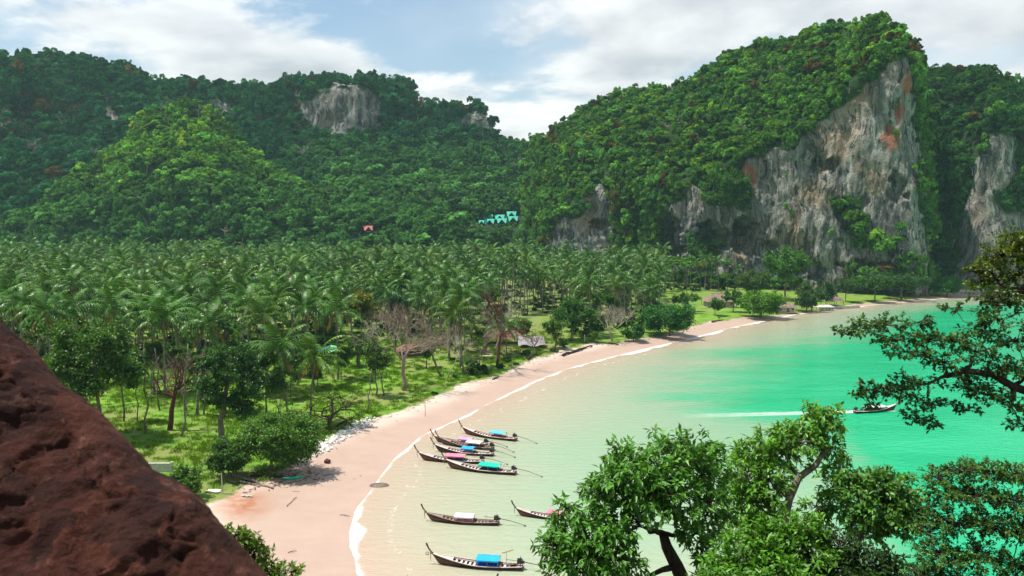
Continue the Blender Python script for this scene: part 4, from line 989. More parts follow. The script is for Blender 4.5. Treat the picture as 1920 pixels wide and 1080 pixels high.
# undergrowth in the grove and on the lawn edges
ru = np.random.default_rng(90); n = 5200
ux = ru.uniform(-260, 200, n); uy = ru.uniform(112, 480, n); uz = ground_z(ux, uy); upx, upy = prj(np.stack([ux, uy, uz], 1))
gd = dist_line(ux, uy, grassl); ins = inpoly(ux, uy, LAND_G); grv = np.ones(n, bool)
for c in CLEAR: grv &= ~inpoly(upx, upy, c)
pat = perlin(np.stack([ux/14, uy/14, 0*ux], 1))
keep = ins & (gd > 1.0) & (upx > -150) & (upx < 1620) & ((grv & (ru.random(n) < .75)) | (~grv & (pat > .30) & (ru.random(n) < .15)) | ((gd < 4) & (ru.random(n) < .4)))
P = np.stack([ux, uy, uz], 1)[keep]; n = len(P); g_ = grv[keep]; s = np.where(g_, ru.uniform(.7, 2.4, n), ru.uniform(.3, .9, n))
T = np.where(g_[:, None], np.array([.034, .092, .016]), np.array([.110, .260, .020]))*ru.normal(1, .25, n).clip(.5, 1.6)[:, None]  # grove tint set dark, painting shade into the gaps between palms
scatter('undergrowth', P+[0, 0, .2], ru.integers(0, 9, n), np.stack([0*s, 0*s, ru.uniform(0, 6.28, n)], 1), np.stack([s, s, s*.8], 1), T, 'low green undergrowth between the palms and along the lawn')
# grass tufts of the near lawn
def tuft(seed):
    r = np.random.default_rng(seed); n = 46; P = np.stack([r.normal(0, .32, n), r.normal(0, .32, n), np.zeros(n)], 1)
    Dr = rand_dirs(n, r)*.7+np.array([0, 0, 1.]); V, Fc = leaf_blades(P, Dr, rand_dirs(n, r), .42, .035, r); return fastmesh('tuft', V, Fc, M_leaf)
for k in range(3): lib('c_tuft_%d' % k, tuft(200+k))
n = 16000; ux = ru.uniform(-110, 30, n); uy = ru.uniform(105, 270, n); uz = ground_z(ux, uy); upx, upy = prj(np.stack([ux, uy, uz], 1))
gd = dist_line(ux, uy, grassl); ins = inpoly(ux, uy, LAND_G); pat = fbm(np.stack([ux/11, uy/11, 0*ux], 1), 3)
keep = ins & (gd > .8) & (upx > 0) & (upx < 1120) & (ru.random(n) < np.clip(.55+pat, .08, 1)); P = np.stack([ux, uy, uz], 1)[keep]; n = len(P); s = ru.uniform(.7, 1.6, n)
T = np.array([.185, .350, .028])*ru.normal(1, .2, n).clip(.5, 1.5)[:, None]*np.where(ru.random(n) < .15, 1, 1)[:, None]
scatter('grass', P, 14+ru.integers(0, 3, n), np.stack([0*s, 0*s, ru.uniform(0, 6.28, n)], 1), np.stack([s, s, s], 1), T, 'short bright grass of the lawn behind the sand')

# ------------------------------------------------------------------ foreground: red rock and the trees of the headland
def build_rock():
    S = [(-420, 180, 6.5), (-200, 400, 6.2), (-60, 545, 6.0), (0, 598, 5.8), (30, 634, 5.7), (70, 676, 5.6), (110, 708, 5.5), (155, 742, 5.4), (200, 786, 5.3), (240, 832, 5.2), (272, 872, 5.1), (312, 896, 5.0), (350, 922, 4.9),
         (380, 952, 4.85), (412, 988, 4.8), (452, 1036, 4.7), (492, 1082, 4.6), (560, 1165, 4.5), (680, 1320, 4.4), (860, 1600, 4.2), (1040, 1950, 4.0)]
    C = []
    for a, b, Y in S:
        a -= 28; b += 26
        e = dp(a, b, Y); row = [e+np.array([-.9, 2.6, -2.6]), e+np.array([-.30, 1.3, -.7]), e+np.array([-.06, .45, -.06]), e, e+np.array([-.10, -.22, -.10]), e+np.array([-.45, -.75, -.30]), e+np.array([-1.1, -1.5, -.65]), e+np.array([-1.9, -2.3, -1.3]), e+np.array([-2.6, -3.2, -2.6])]
        C.append(row)
    G = catmull(np.array(C), 300); G = np.swapaxes(catmull(np.swapaxes(G, 0, 1), 190), 0, 1)
    n = grid_normals(G)
    if n[150, 120, 1] > 0: n = -n
    sc = np.array([1.0, 1.0, 1.0])
    off = .16*fbm(G/1.1*sc, 3)+.055*(np.abs(fbm(G/.42+5, 4, 2.1, .55))*2-.5)+.02*fbm(G/.09+2, 3)
    rid = 1-np.abs(fbm(G*np.array([1.6, 1.6, 2.4])+8, 4))*2; cr = np.clip(1-np.abs(fbm(G*np.array([2.6, 2.6, 4.2])+3, 4))*5, 0, 1)**2; off = off+.06*rid-.06-.045*cr
    side = np.clip((np.arange(190)-60)/30, 0, 1)[None, :]*.75+.25
    G2 = G+n*(off*side)[..., None]
    m, h = newmat('red_laterite_rock'); p = wpos(h)
    a = h.noise(p, 1.6, 7, .65); b = h.noise(p, 9, 6, .7, .3)
    c = h.ramp(a, [(.30, (.020, .007, .005)), (.5, (.064, .019, .011)), (.68, (.118, .038, .022))])
    c = h.mix(h.math('MULTIPLY', h.smooth(b, .55, .72), .5), c, (.30, .13, .085)); c = h.mix(h.math('MULTIPLY', h.smooth(b, .42, .28), .6), c, (.035, .012, .009))
    pd = h.n('ShaderNodeMixRGB', blend_type='ADD', i={0: 1.0, 1: p, 2: h.mix(1.0, h.n('ShaderNodeTexNoise', i={'Vector': p, 'Scale': 3.0, 'Detail': 4}).outputs[1], (.5, .5, .5), 'MULTIPLY')}).outputs[0]
    ck = h.n('ShaderNodeTexVoronoi', feature='DISTANCE_TO_EDGE', i={'Vector': h.mapv(pd, (1, 1, 1.8)), 'Scale': 2.2}).outputs['Distance']
    crk = h.smooth(ck, .0, h.math('MULTIPLY', h.smooth(h.noise(p, 1.3, 3), .45, .65), .02)); c = h.mix(h.math('MULTIPLY_ADD', crk, .6, .4), (.016, .006, .005), c)
    c = h.mix(h.math('MULTIPLY', h.smooth(h.noise(p, 3.2, 6, .7), .58, .70), .5), c, (.25, .135, .10))
    hg = h.math('ADD', h.math('MULTIPLY', crk, .45), h.math('ADD', b, h.math('MULTIPLY', h.noise(p, 34, 5, .7), .5)))
    out(h, bsdf(h, c, .9, .2, bump(h, hg, 1.0, .09)))
    me = fastmesh('red_rock', G2.reshape(-1, 3), gridfaces(190, 300)[:, ::-1], m, True)
    tag(link('red_rock', me), 'rough red-brown rock slanting across the near corner', 'rock')
build_rock()

def C_(lst): return [(dp(a, b, Y), rad) for a, b, Y, rad in lst]
rf = np.random.default_rng(120)
M_lower = None
# big-leaved tree in the middle
A = 23.0
leafy_tree('foreground_tree', 'large foreground tree with forked dark trunk and hanging pointed leaves', 'tree',
    [dp(1330, 1330, A), dp(1312, 1200, A), dp(1290, 1110, A), dp(1268, 1060, A), dp(1250, 1025, A), dp(1243, 1000, A)],
    C_([(1245, 880, A, 1.15), (1290, 850, A+.6, .8), (1185, 880, A, .85), (1150, 905, A-.4, .75), (1128, 920, A-.6, .6), (1160, 862, A+.5, .55), (1215, 925, A-.6, 1.0), (1275, 930, A-.4, 1.0), (1330, 890, A+.5, .8), (1318, 860, A+.8, .5),
        (1112, 988, A-1, .8), (1078, 1008, A-1, .65), (1045, 990, A-.8, .36), (1062, 953, A-.5, .30), (1038, 1030, A-1.2, .5), (1145, 1000, A-1, .8), (1090, 1045, A-1.4, .95), (1150, 1050, A-1.5, .8), (1195, 980, A-1, .7), (1055, 1060, A-1.2, .7), (1120, 1090, A-1.3, .9),
        (1330, 950, A, .85), (1305, 1000, A-.5, .6), (1325, 1040, A-.8, .6), (1345, 1075, A-.8, .7), (1180, 1085, A-1.2, .6), (1335, 840, A+1, .35), (1262, 835, A+.8, .45)]),
    (.25, .048), 10500, (.062, .165, .026), M_barkd, rf, .30, None, 22, .8, None, .010, .45, gain=2.0, whorl=13)
# paler-trunked tree to the right of it
B = 27.0
leafy_tree('foreground_tree', 'foreground tree with pale crooked trunk and one raised leafy head', 'tree',
    [dp(1440, 1340, B-1.5), dp(1455, 1180, B-1.5), dp(1462, 1060, B-1.5), dp(1468, 985, B-1.4), dp(1480, 935, B-1.2), dp(1498, 895, B-1), dp(1530, 872, B-.6), dp(1545, 845, B-.3)],
    C_([(1545, 795, B, .75), (1520, 815, B, .55), (1560, 778, B, .4), (1500, 830, B-.4, .75), (1462, 815, B, .4), (1470, 850, B-.4, .8), (1430, 845, B, .75), (1405, 860, B+.5, .6), (1400, 890, B-.3, .9), (1440, 900, B-.6, .9), (1410, 940, B-.6, 1.0),
        (1385, 985, B-.8, .9), (1425, 985, B-.4, .6), (1560, 840, B, .45), (1575, 880, B+.3, .5), (1560, 915, B+.4, .6), (1530, 950, B+.5, .6), (1590, 950, B, .6), (1540, 995, B-.2, .5), (1600, 985, B-.6, .4)]),
    (.25, .050), 7500, (.075, .185, .022), M_bark, rf, .20, None, 22, .8, None, .010, .4, gain=2.0, whorl=13)
leafy_tree('foreground_tree', 'rounded foreground tree leaning out over the emerald water', 'tree',
    [dp(1560, 1330, 25), dp(1580, 1200, 25), dp(1595, 1090, 25), dp(1610, 1010, 25), dp(1625, 975, 25)],
    C_([(1610, 930, 25, .6), (1640, 915, 25, .7), (1680, 925, 25, .7), (1700, 950, 25, .65), (1660, 960, 24.6, .75), (1625, 975, 24.6, .6), (1690, 985, 24.8, .55), (1650, 905, 25.3, .45), (1712, 972, 25, .4), (1600, 900, 25.3, .4), (1655, 1000, 24.6, .4)]),
    (.20, .050), 5500, (.055, .140, .024), M_bark, rf, .2, None, 22, .75, None, .009, .3, gain=2.0, whorl=13)
# bright leafy thicket filling the bottom
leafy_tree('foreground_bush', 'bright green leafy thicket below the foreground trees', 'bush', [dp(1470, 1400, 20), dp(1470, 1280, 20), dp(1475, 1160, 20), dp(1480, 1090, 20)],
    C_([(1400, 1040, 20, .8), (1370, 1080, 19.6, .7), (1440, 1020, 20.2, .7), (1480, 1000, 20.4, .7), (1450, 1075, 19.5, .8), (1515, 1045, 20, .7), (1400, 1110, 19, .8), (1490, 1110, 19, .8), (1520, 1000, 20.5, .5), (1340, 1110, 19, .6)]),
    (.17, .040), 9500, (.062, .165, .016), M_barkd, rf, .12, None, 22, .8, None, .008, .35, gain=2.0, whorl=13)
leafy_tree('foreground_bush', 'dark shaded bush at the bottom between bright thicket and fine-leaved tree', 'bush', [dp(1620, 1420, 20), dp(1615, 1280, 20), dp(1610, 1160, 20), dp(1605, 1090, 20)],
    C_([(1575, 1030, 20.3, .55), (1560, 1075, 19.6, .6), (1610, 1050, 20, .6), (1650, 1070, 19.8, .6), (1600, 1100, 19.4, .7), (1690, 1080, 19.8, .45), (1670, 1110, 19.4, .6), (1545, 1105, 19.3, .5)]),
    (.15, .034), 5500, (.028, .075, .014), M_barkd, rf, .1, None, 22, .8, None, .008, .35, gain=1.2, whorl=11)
# fine-leaved trees at the edge
leafy_tree('foreground_tree', 'fine-leaved dark tree at the lower edge beyond the thicket', 'tree', [dp(2080, 1400, 18), dp(2050, 1240, 18), dp(2010, 1120, 18), dp(1960, 1020, 18), (dp(1925, 960, 18))],
    C_([(1760, 895, 18, .4), (1800, 885, 18, .5), (1850, 885, 18, .55), (1900, 890, 18, .5), (1780, 930, 17.8, .5), (1830, 930, 17.8, .6), (1890, 940, 17.8, .6), (1745, 950, 18, .35), (1790, 985, 17.6, .6), (1740, 1000, 17.8, .45), (1850, 985, 17.6, .6), (1910, 1000, 17.6, .6),
        (1760, 1040, 17.4, .6), (1830, 1045, 17.4, .6), (1900, 1060, 17.4, .6), (1730, 1075, 17.4, .45), (1960, 900, 18, .6), (1980, 980, 17.8, .7), (1800, 1090, 17.2, .6), (1880, 1110, 17.2, .6)]),
    (.085, .024), 17000, (.046, .112, .022), M_barkd, rf, .2, None, 22, .45, None, .007, .1, gain=2.0, whorl=13)
D1 = 14.0
leafy_tree('overhanging_tree', 'dark branch with flat sprays of small leaves reaching in over the water', 'tree',
    [dp(2150, 1500, D1), dp(2160, 1200, D1), dp(2130, 950, D1), dp(2040, 800, D1), dp(1960, 745, D1), dp(1900, 725, D1), (dp(1860, 702, D1)), dp(1810, 695, D1), dp(1775, 705, D1)],
    [(c, q*1.35) for c, q in C_([(1590, 628, D1, .20), (1625, 618, D1, .30), (1660, 610, D1, .30), (1680, 640, D1, .28), (1720, 605, D1, .22), (1700, 660, D1-.2, .28), (1745, 640, D1, .3), (1790, 580, D1+.3, .2), (1785, 640, D1, .3), (1770, 680, D1-.2, .32), (1720, 720, D1, .3), (1680, 735, D1, .3), (1640, 735, D1, .28), (1615, 745, D1, .18),
        (1740, 760, D1, .28), (1720, 785, D1, .25), (1755, 800, D1, .12), (1830, 660, D1, .32), (1840, 620, D1+.2, .25), (1870, 600, D1+.2, .35), (1905, 640, D1+.2, .35), (1860, 560, D1+.3, .3), (1900, 570, D1+.3, .35), (1820, 720, D1-.1, .32), (1850, 740, D1-.1, .3), (1880, 690, D1, .3), (1900, 760, D1-.1, .3), (1920, 800, D1, .25), (1930, 700, D1, .4), (1640, 765, D1, .15), (1810, 770, D1, .22)])],
    (.080, .026), 7200, (.040, .095, .022), M_barkd, rf, .11, None, 16, .38, None, .004, .05, gain=1.6, whorl=9)
leafy_tree('overhanging_tree', 'olive-leaved tree at the frame edge in front of the shaded cliff', 'tree',
    [dp(2200, 1200, 17), dp(2150, 900, 17), dp(2080, 700, 17), dp(2000, 590, 17), dp(1940, 548, 17), dp(1880, 540, 17)],
    C_([(1850, 500, 17, .35), (1880, 480, 17, .4), (1910, 465, 17, .45), (1840, 530, 17, .3), (1870, 525, 17, .35), (1905, 515, 17, .4), (1900, 440, 17, .25), (1930, 550, 17, .4), (1945, 480, 17, .6), (1860, 560, 17, .25), (1830, 510, 17, .2)]),
    (.075, .028), 4200, (.095, .140, .022), M_barkd, rf, .13, None, 16, .6, None, .005, .05, gain=1.6, whorl=9)
leafy_tree('foreground_bush', 'small yellow-green bush clinging to the edge of the red rock', 'bush', [dp(330, 1330, 12), dp(380, 1200, 12), dp(430, 1110, 12), dp(450, 1060, 12)],
    C_([(425, 1000, 12, .14), (445, 1015, 12, .22), (470, 1010, 12, .16), (450, 1045, 12, .25), (480, 1045, 12, .22), (500, 1070, 12, .22), (470, 1085, 12, .28), (530, 1075, 12, .15), (555, 1070, 12, .10), (520, 1100, 12, .2), (490, 1025, 12, .12)]),
    (.085, .022), 2600, (.10, .17, .022), M_barkd, rf, .03, None, 10, .8, None, .004, .1, gain=1.6, whorl=9)

# ------------------------------------------------------------------ long-tail boats
M_hull = paint('weathered_hull_wood', (.115, .062, .046), .6, .35, 2.5, .3, .01)
M_hulld = paint('dark_hull_wood', (.055, .032, .026), .6, .35, 2.5, .3, .01)
M_hullr = paint('red_brown_hull_wood', (.16, .055, .045), .6, .35, 2.5, .3, .01)
M_deck = paint('pale_deck_wood', (.64, .52, .47), .7, .25, 4, .25, .005)
M_deckd = paint('worn_deck_wood', (.33, .24, .20), .7, .3, 4, .25, .005)
M_rail = paint('cream_rail_paint', (.66, .56, .50), .55, .2, 5)
M_slat = paint('white_slat_paint', (.72, .66, .62), .6, .2, 5)
M_in = paint('boat_interior', (.045, .03, .026), .8, .3, 3)
M_eng = paint('greasy_engine_metal', (.028, .026, .027), .45, .4, 9, .5)
M_steel = paint('shaft_steel', (.10, .075, .06), .4, .3, 6, .5)
M_rope = paint('rope_fibre', (.36, .27, .19), .9, .3, 20)
M_post = paint('canopy_post_paint', (.30, .24, .21), .6, .2, 6)
CLOTH = {k: paint(k+'_cloth', c, .75, .12, 2.5, .2, .01) for k, c in {'pink': (.70, .22, .30), 'lilac': (.66, .30, .48), 'white': (.78, .72, .74), 'blue': (.02, .36, .75), 'sky': (.10, .50, .78), 'green': (.01, .60, .36), 'red': (.55, .05, .07),
        'navy': (.02, .025, .13), 'royal': (.015, .10, .60), 'cream': (.80, .74, .52), 'maroon': (.20, .025, .05)}.items()}

def boat_fns(L):
    hb = .088*L
    def half(t): return hb*min(1, .62+.9*t)*(1-max(0, (t-.42)/.58)**2.3) if t < 1 else 0
    def sheer(t): return .040*L+.010*L*max(0, (.2-t)/.2)+.092*L*max(0, (t-.45)/.55)**2.0
    def keel(t): return -.02*L+.035*L*max(0, (t-.8)/.2)**2
    def xx(t, zf): return -L/2+L*t+(.082*L*zf*max(0, (t-.72)/.28)**1.2)
    return half, sheer, keel, xx
def make_boat(label, bow_px, stern_px, canopy, side, deck=M_deck, hullm=M_hull, can=(.26, .54), tilt_prow=1.0, extras=(), group='long-tail boats moored off the beach', tail=True, name='longtail_boat'):
    a, b = gp(*bow_px), gp(*stern_px); d = a-b; L = float(np.linalg.norm(d[:2])); hd = math.atan2(d[1], d[0]); c = (a+b)/2
    root = thing(name, label, 'boat', (c[0], c[1], 0), hd, group)
    half, sheer, keel, xx = boat_fns(L); NS, NP = 26, 5
    # hull: outer skin, rim and inner skin
    m = MB(); V = []; ring = 2*(2*NP+1)
    for k in range(NS+1):
        t = k/NS; hbm, zs, zk = max(half(t), .012), sheer(t), keel(t); row = []
        prof = [((j/NP)**.62, j/NP) for j in range(NP+1)]
        outer = [(xx(t, f), s*hbm*w, zk+(zs-zk)*f) for s in (-1, 1) for (w, f) in ([(w, f) for w, f in prof[::-1]] if s < 0 else prof[1:])]
        inn = [(x, y*max(0, 1-.07/hbm) if hbm > .1 else y*.3, max(z+.05, .03*L*0+zk+.10)) for x, y, z in outer]
        inn[0] = (inn[0][0], inn[0][1], outer[0][2]); inn[-1] = (inn[-1][0], inn[-1][1], outer[-1][2])
        V.append(outer+inn[::-1])
    n = len(V[0]); m.v = [tuple(map(float, p)) for row in V for p in row]
    for k in range(NS):
        for j in range(n):
            m.f.append((k*n+j, k*n+(j+1) % n, (k+1)*n+(j+1) % n, (k+1)*n+j))
    m.f.append(tuple(range(n))); hull = m.build('hull', hullm, root, True)
    for p in hull.data.polygons: p.use_smooth = abs(p.normal.z) < .8
    # rubbing strakes and gunwale rails
    for s in (-1, 1):
        g = MB(); ts = np.linspace(0, .985, 24); g.tube([(xx(t, 1), s*max(half(t), .03), sheer(t)+.02) for t in ts], .035+.002*L, 5); g.build('gunwale', M_rail if deck is M_deck else M_deckd, root, True)
        g = MB(); g.tube([(xx(t, .7), s*(max(half(t), .03)*.93**.5+.01), keel(t)+(sheer(t)-keel(t))*.74) for t in ts], .03, 4); g.build('strake', M_hulld, root, True)
    # foredeck
    fd = MB(); ts = np.linspace(.80, .985, 10); rows = []
    for t in ts: rows.append([(xx(t, 1), -max(half(t)-.03, .02), sheer(t)-.01), (xx(t, 1), 0, sheer(t)+.05), (xx(t, 1), max(half(t)-.03, .02), sheer(t)-.01)])
    fd.v = [tuple(map(float, p)) for r_ in rows for p in r_]
    for k in range(9):
        for j in range(2): fd.f.append((3*k+j, 3*k+3+j, 3*k+4+j, 3*k+1+j))
    fd.build('foredeck', deck, root, True)
    sd = MB(); rows = [[(xx(t, 1), -half(t)+.03, sheer(t)-.02), (xx(t, 1), half(t)-.03, sheer(t)-.02)] for t in np.linspace(.0, .07, 3)]
    sd.v = [tuple(map(float, p)) for r_ in rows for p in r_]; sd.f = [(0, 1, 3, 2), (2, 3, 5, 4)]; sd.build('sterndeck', deck if deck is M_deck else M_deckd, root)
    # side benches and the slatted floor with dark gaps between
    for s in (-1, 1):
        g = MB(); ts = np.linspace(.12, .79, 16); rows = [[(xx(t, 1), s*(half(t)-.05), sheer(t)-.07), (xx(t, 1), s*(half(t)*.62), sheer(t)-.07)] for t in ts]
        g.v = [tuple(map(float, p)) for r_ in rows for p in r_]; g.f = [(2*k, 2*k+1, 2*k+3, 2*k+2) for k in range(15)]; g.build('side_deck', deck, root)
    fl = MB(); rows = [[(xx(t, .3), -half(t)*.7, .06), (xx(t, .3), half(t)*.7, .06)] for t in np.linspace(.08, .80, 8)]
    fl.v = [tuple(map(float, p)) for r_ in rows for p in r_]; fl.f = [(2*k, 2*k+1, 2*k+3, 2*k+2) for k in range(7)]; fl.build('floor', M_in, root)
    for t in np.linspace(.16, .775, 13):
        g = MB(); g.box((xx(t, .6), 0, sheer(t)-.16), (.11+.012*L, half(t)*1.25, .035)); g.build('thwart', M_slat if deck is M_deck else M_deckd, root)
    # stem post
    x0, z0 = xx(1, 1), sheer(1); pp = MB(); pts = [(x0-.10*L*.4, 0, z0-.02*L), (x0, 0, z0+.012*L), (x0+.035*L, 0, z0+.055*L), (x0+.062*L*tilt_prow, 0, z0+.115*L)]
    pp.tube(pts, [.075, .085, .08, .10], 6); pp.build('prow_post', M_hulld, root)
    rb_ = MB(); rb_.tube([(x0+.01*L, .04, z0+.03*L), (x0+.012*L, .09, z0-.02*L), (x0+.006*L, .10, z0-.09*L)], [.05, .045, .03], 4); rb_.tube([(x0-.005*L, 0, z0-.01*L), (x0+.02*L, 0, z0+.04*L)], [.11, .11], 6)
    rb_.build('mooring_rope', M_rope, root)
    if 'fender' in extras:
        q = MB(); q.tube([(x0+.05*L+.16*math.cos(w), .05, z0+.16*math.sin(w)-.05) for w in np.linspace(0, 6.283, 11)], .05, 5, False); q.build('rope_coil', M_rope, root)
    # canopy on posts with the cloth below it
    if canopy:
        ta, tb = can; xa, xb = xx(ta, 0), xx(tb, 0); hw = half((ta+tb)/2)*1.02; zr = .115*L
        g = MB(); NX, NY = 8, 6; rows = []
        for k in range(NX+1):
            for j in range(NY+1):
                u, v = k/NX, j/NY*2-1; rows.append((xa+(xb-xa)*u, hw*v, zr+.10*(1-v*v)+.03*math.sin(u*9+v)-.02*abs(math.sin(u*math.pi*3))))
        g.v = rows+[(x, y, z-.03) for x, y, z in rows]; o_ = len(rows); w = NY+1
        for k in range(NX):
            for j in range(NY):
                i = k*w+j; g.f.append((i, i+w, i+w+1, i+1)); g.f.append((o_+i, o_+i+1, o_+i+w+1, o_+i+w))
        for k in range(NX):
            for j0 in (0, NY): i = k*w+j0; g.f.append((i, i+w, o_+i+w, o_+i))
        for j in range(NY):
            for k0 in (0, NX): i = k0*w+j; g.f.append((i, i+1, o_+i+1, o_+i))
        cv = g.build('canopy', CLOTH[canopy], root, False)
        vl = MB()
        for s in (-1, 1): vl.box(((xa+xb)/2, s*(hw+.012), zr-.07), (abs(xb-xa), .02, .15))
        vl.build('valance', CLOTH[canopy], cv)
        for u in (.03, .5, .97):
            for s in (-1, 1):
                x = xa+(xb-xa)*u; t = ta+(tb-ta)*u; q = MB(); q.tube([(x, s*(half(t)-.06), sheer(t)-.05), (x, s*(hw-.05), zr+.01)], .03, 5); q.build('canopy_post', M_post, root)
        if side:
            q = MB(); q.box(((xa+xb)/2, 0, sheer(.4)+.02), (abs(xb-xa)*.86, half(.4)*1.5, .16)); 
            for u in np.linspace(.1, .9, 6): q.box((xa+(xb-xa)*u, 0, sheer(.4)+.13), (.22, half(.4)*1.4, .10))
            q.build('seat_cloth', CLOTH[side], root)
    # engine on its pivot, with tiller, long shaft and propeller
    if tail:
        xe = xx(.03, 0); ze = sheer(0)+.03*L; e = MB(); e.box((xe, 0, ze+.12), (.62, .42, .36)); e.box((xe+.12, 0, ze+.36), (.34, .30, .18)); e.box((xe-.34, 0, ze+.08), (.28, .22, .22))
        for s in (-1, 1): e.tube([(xe+.1*s, .24*s, ze+.1), (xe+.1*s, .30*s, ze+.42)], .06, 6)
        e.tube([(xe-.1, .1, ze+.4), (xe-.05, .12, ze+.75)], .03, 5); e.tube([(xe, 0, ze-.35), (xe, 0, ze)], .06, 6)
        eng = e.build('engine', M_eng, root)
        q = MB(); q.tube([(xe+.2, 0, ze+.15), (xe+1.5, .12, ze+.32)], .025, 5); q.build('tiller', M_steel, eng)
        q = MB(); ex_ = xe-.42*L; q.tube([(xe-.3, 0, ze+.12), (xe-.19*L, 0, ze-.01*L), (ex_, 0, .10)], [.055, .045, .028], 6); sh = q.build('tail_shaft', M_steel, eng)
        q = MB(); q.box((ex_, 0, .10), (.05, .26, .05)); q.box((ex_-.01, 0, .10), (.05, .05, .26)); q.box((ex_+.15, 0, .02), (.25, .02, .14)); q.build('propeller', M_steel, eng)
        q = MB(); xr = -L/2-.06; q.tube([(xr-.02, .26*math.cos(w), .12+.26*math.sin(w)) for w in np.linspace(0, 6.283, 13)], .03, 4, False); q.build('stern_ring', M_rope, root)
    if 'mast' in extras:
        q = MB(); x = xx(.17, 0); q.tube([(x, .1, .1), (x, .1, .15*L)], .03, 5); q.tube([(x+.25, -.1, .1), (x+.25, -.1, .135*L)], .025, 5); q.tube([(x-.3, .1, .142*L), (x+.3, .1, .148*L)], .02, 4); q.build('mast', M_slat, root)
    if 'flag' in extras:
        q = MB(); x = xx(.19, 0); q.tube([(x, 0, .1), (x, 0, .20*L)], .03, 5); q.build('mast', M_slat, root)
        q = MB(); R_ = Matrix.Rotation(.35, 3, 'Y') @ Matrix.Rotation(.5, 3, 'X'); q.box((x-.1, 0, .205*L), (1.25, .9, .03), R_); q.build('sunshade', CLOTH['cream'], root)
    if 'tyre' in extras:
        q = MB(); x = xx(.30, 0); y = -half(.3)-.05; q.tube([(x+.24*math.cos(w), y, .34+.24*math.sin(w)) for w in np.linspace(0, 6.283, 13)], .08, 6, False); q.build('tyre_fender', M_eng, root)
    if 'bundle' in extras:
        q = MB(); 
        for k in range(5): q.box((xx(.30+.035*k, 0), .12*(-1)**k*half(.3), sheer(.3)+.08), (.35, .4, .22), Matrix.Rotation(.4*k, 3, 'Z'))
        q.build('cargo', M_eng, root)
    return root
make_boat('long-tail boat with sky blue canopy and red side cloth, outermost of the moored cluster', (873, 814), (968, 827), 'sky', 'red', hullm=M_hullr, can=(.22, .48), extras=('mast',))
make_boat('long-tail boat with lilac canopy and white sheet in the moored cluster', (820, 829), (914, 836), 'lilac', 'white', can=(.30, .56), extras=('bundle',))
make_boat('long-tail boat with white canopy over maroon seats in the moored cluster', (829, 833), (925, 844), 'white', 'maroon', deck=M_deckd, can=(.22, .50), extras=('bundle',))
make_boat('long-tail boat with bright blue canopy and pink bundle in the moored cluster', (822, 847), (925, 855), 'blue', 'pink', hullm=M_hulld, can=(.34, .56), extras=('bundle',))
make_boat('long-tail boat with coral pink canopy and navy side cloth, closest to the sand', (793, 863), (907, 869), 'pink', 'navy', can=(.30, .62))
make_boat('long-tail boat with emerald green canopy at the near side of the cluster', (844, 878), (967, 890), 'green', 'navy', can=(.24, .54), extras=('mast', 'tyre'))
make_boat('dark long-tail boat with white canopy and red patterned seats, moored alone', (808, 977), (935, 984), 'white', 'pink', deck=M_deckd, can=(.36, .64), extras=('mast',))
make_boat('long-tail boat with red canopy half hidden behind the foreground tree', (975, 967), (1088, 976), 'pink', 'white', hullm=M_hullr, can=(.30, .55))
make_boat('long-tail boat with flat blue canopy, royal blue cloth and tilted cream sunshade', (822, 1058), (980, 1068), 'blue', 'royal', can=(.27, .54), extras=('flag', 'fender', 'bundle'))
make_boat('long-tail boat showing only its dark prow tip at the bottom edge', (912, 1112), (760, 1105), 'green', 'navy', can=(.3, .55))
make_boat('white-topped boat under way on the emerald water trailing a wake', (1676, 769), (1602, 775), 'white', 'maroon', deck=M_deck, hullm=M_hulld, can=(.25, .72), tilt_prow=.4, group='boats under way', extras=('bundle',))
# wake: streaks of foam on the sea, drawn out behind the moving boat
def build_wake():
    m, h = newmat('wake_foam'); p = wpos(h); nz = h.noise(h.mapv(p, (.3, 1.2, 1)), 1.0, 6, .7, .3); a = h.math('MULTIPLY', h.smooth(nz, .28, .55), h.attr('fade'))
    tr = h.n('ShaderNodeBsdfTransparent').outputs[0]; d = bsdf(h, (.85, .87, .84), .7, .2); out(h, h.n('ShaderNodeMixShader', i={0: a, 1: tr, 2: d}).outputs[0])
    V, Fc, fa = [], [], []; a0, b0 = gp(1682, 770), gp(1270, 781); n = 40
    for k in range(n+1):
        t = k/n; c = a0+(b0-a0)*t; w = .5+.6*min(1, t*5)+1.2*t; f_ = (1-t)**.8*(1.0 if t > .02 else 0)
        for j in range(5): V.append((c[0], c[1]+(j/2-1)*w, .035)); fa.append(0 if j in (0, 4) else f_*(1.0 if t < .35 else .8))
    for k in range(n):
        for j in range(4): i = k*5+j; Fc.append((i, i+1, i+6, i+5))
    me = mesh('wake', V, Fc, m); fattr(me, 'fade', fa); tag(link('wake', me), 'white wake behind the moving boat', None, None, 'stuff')
build_wake()

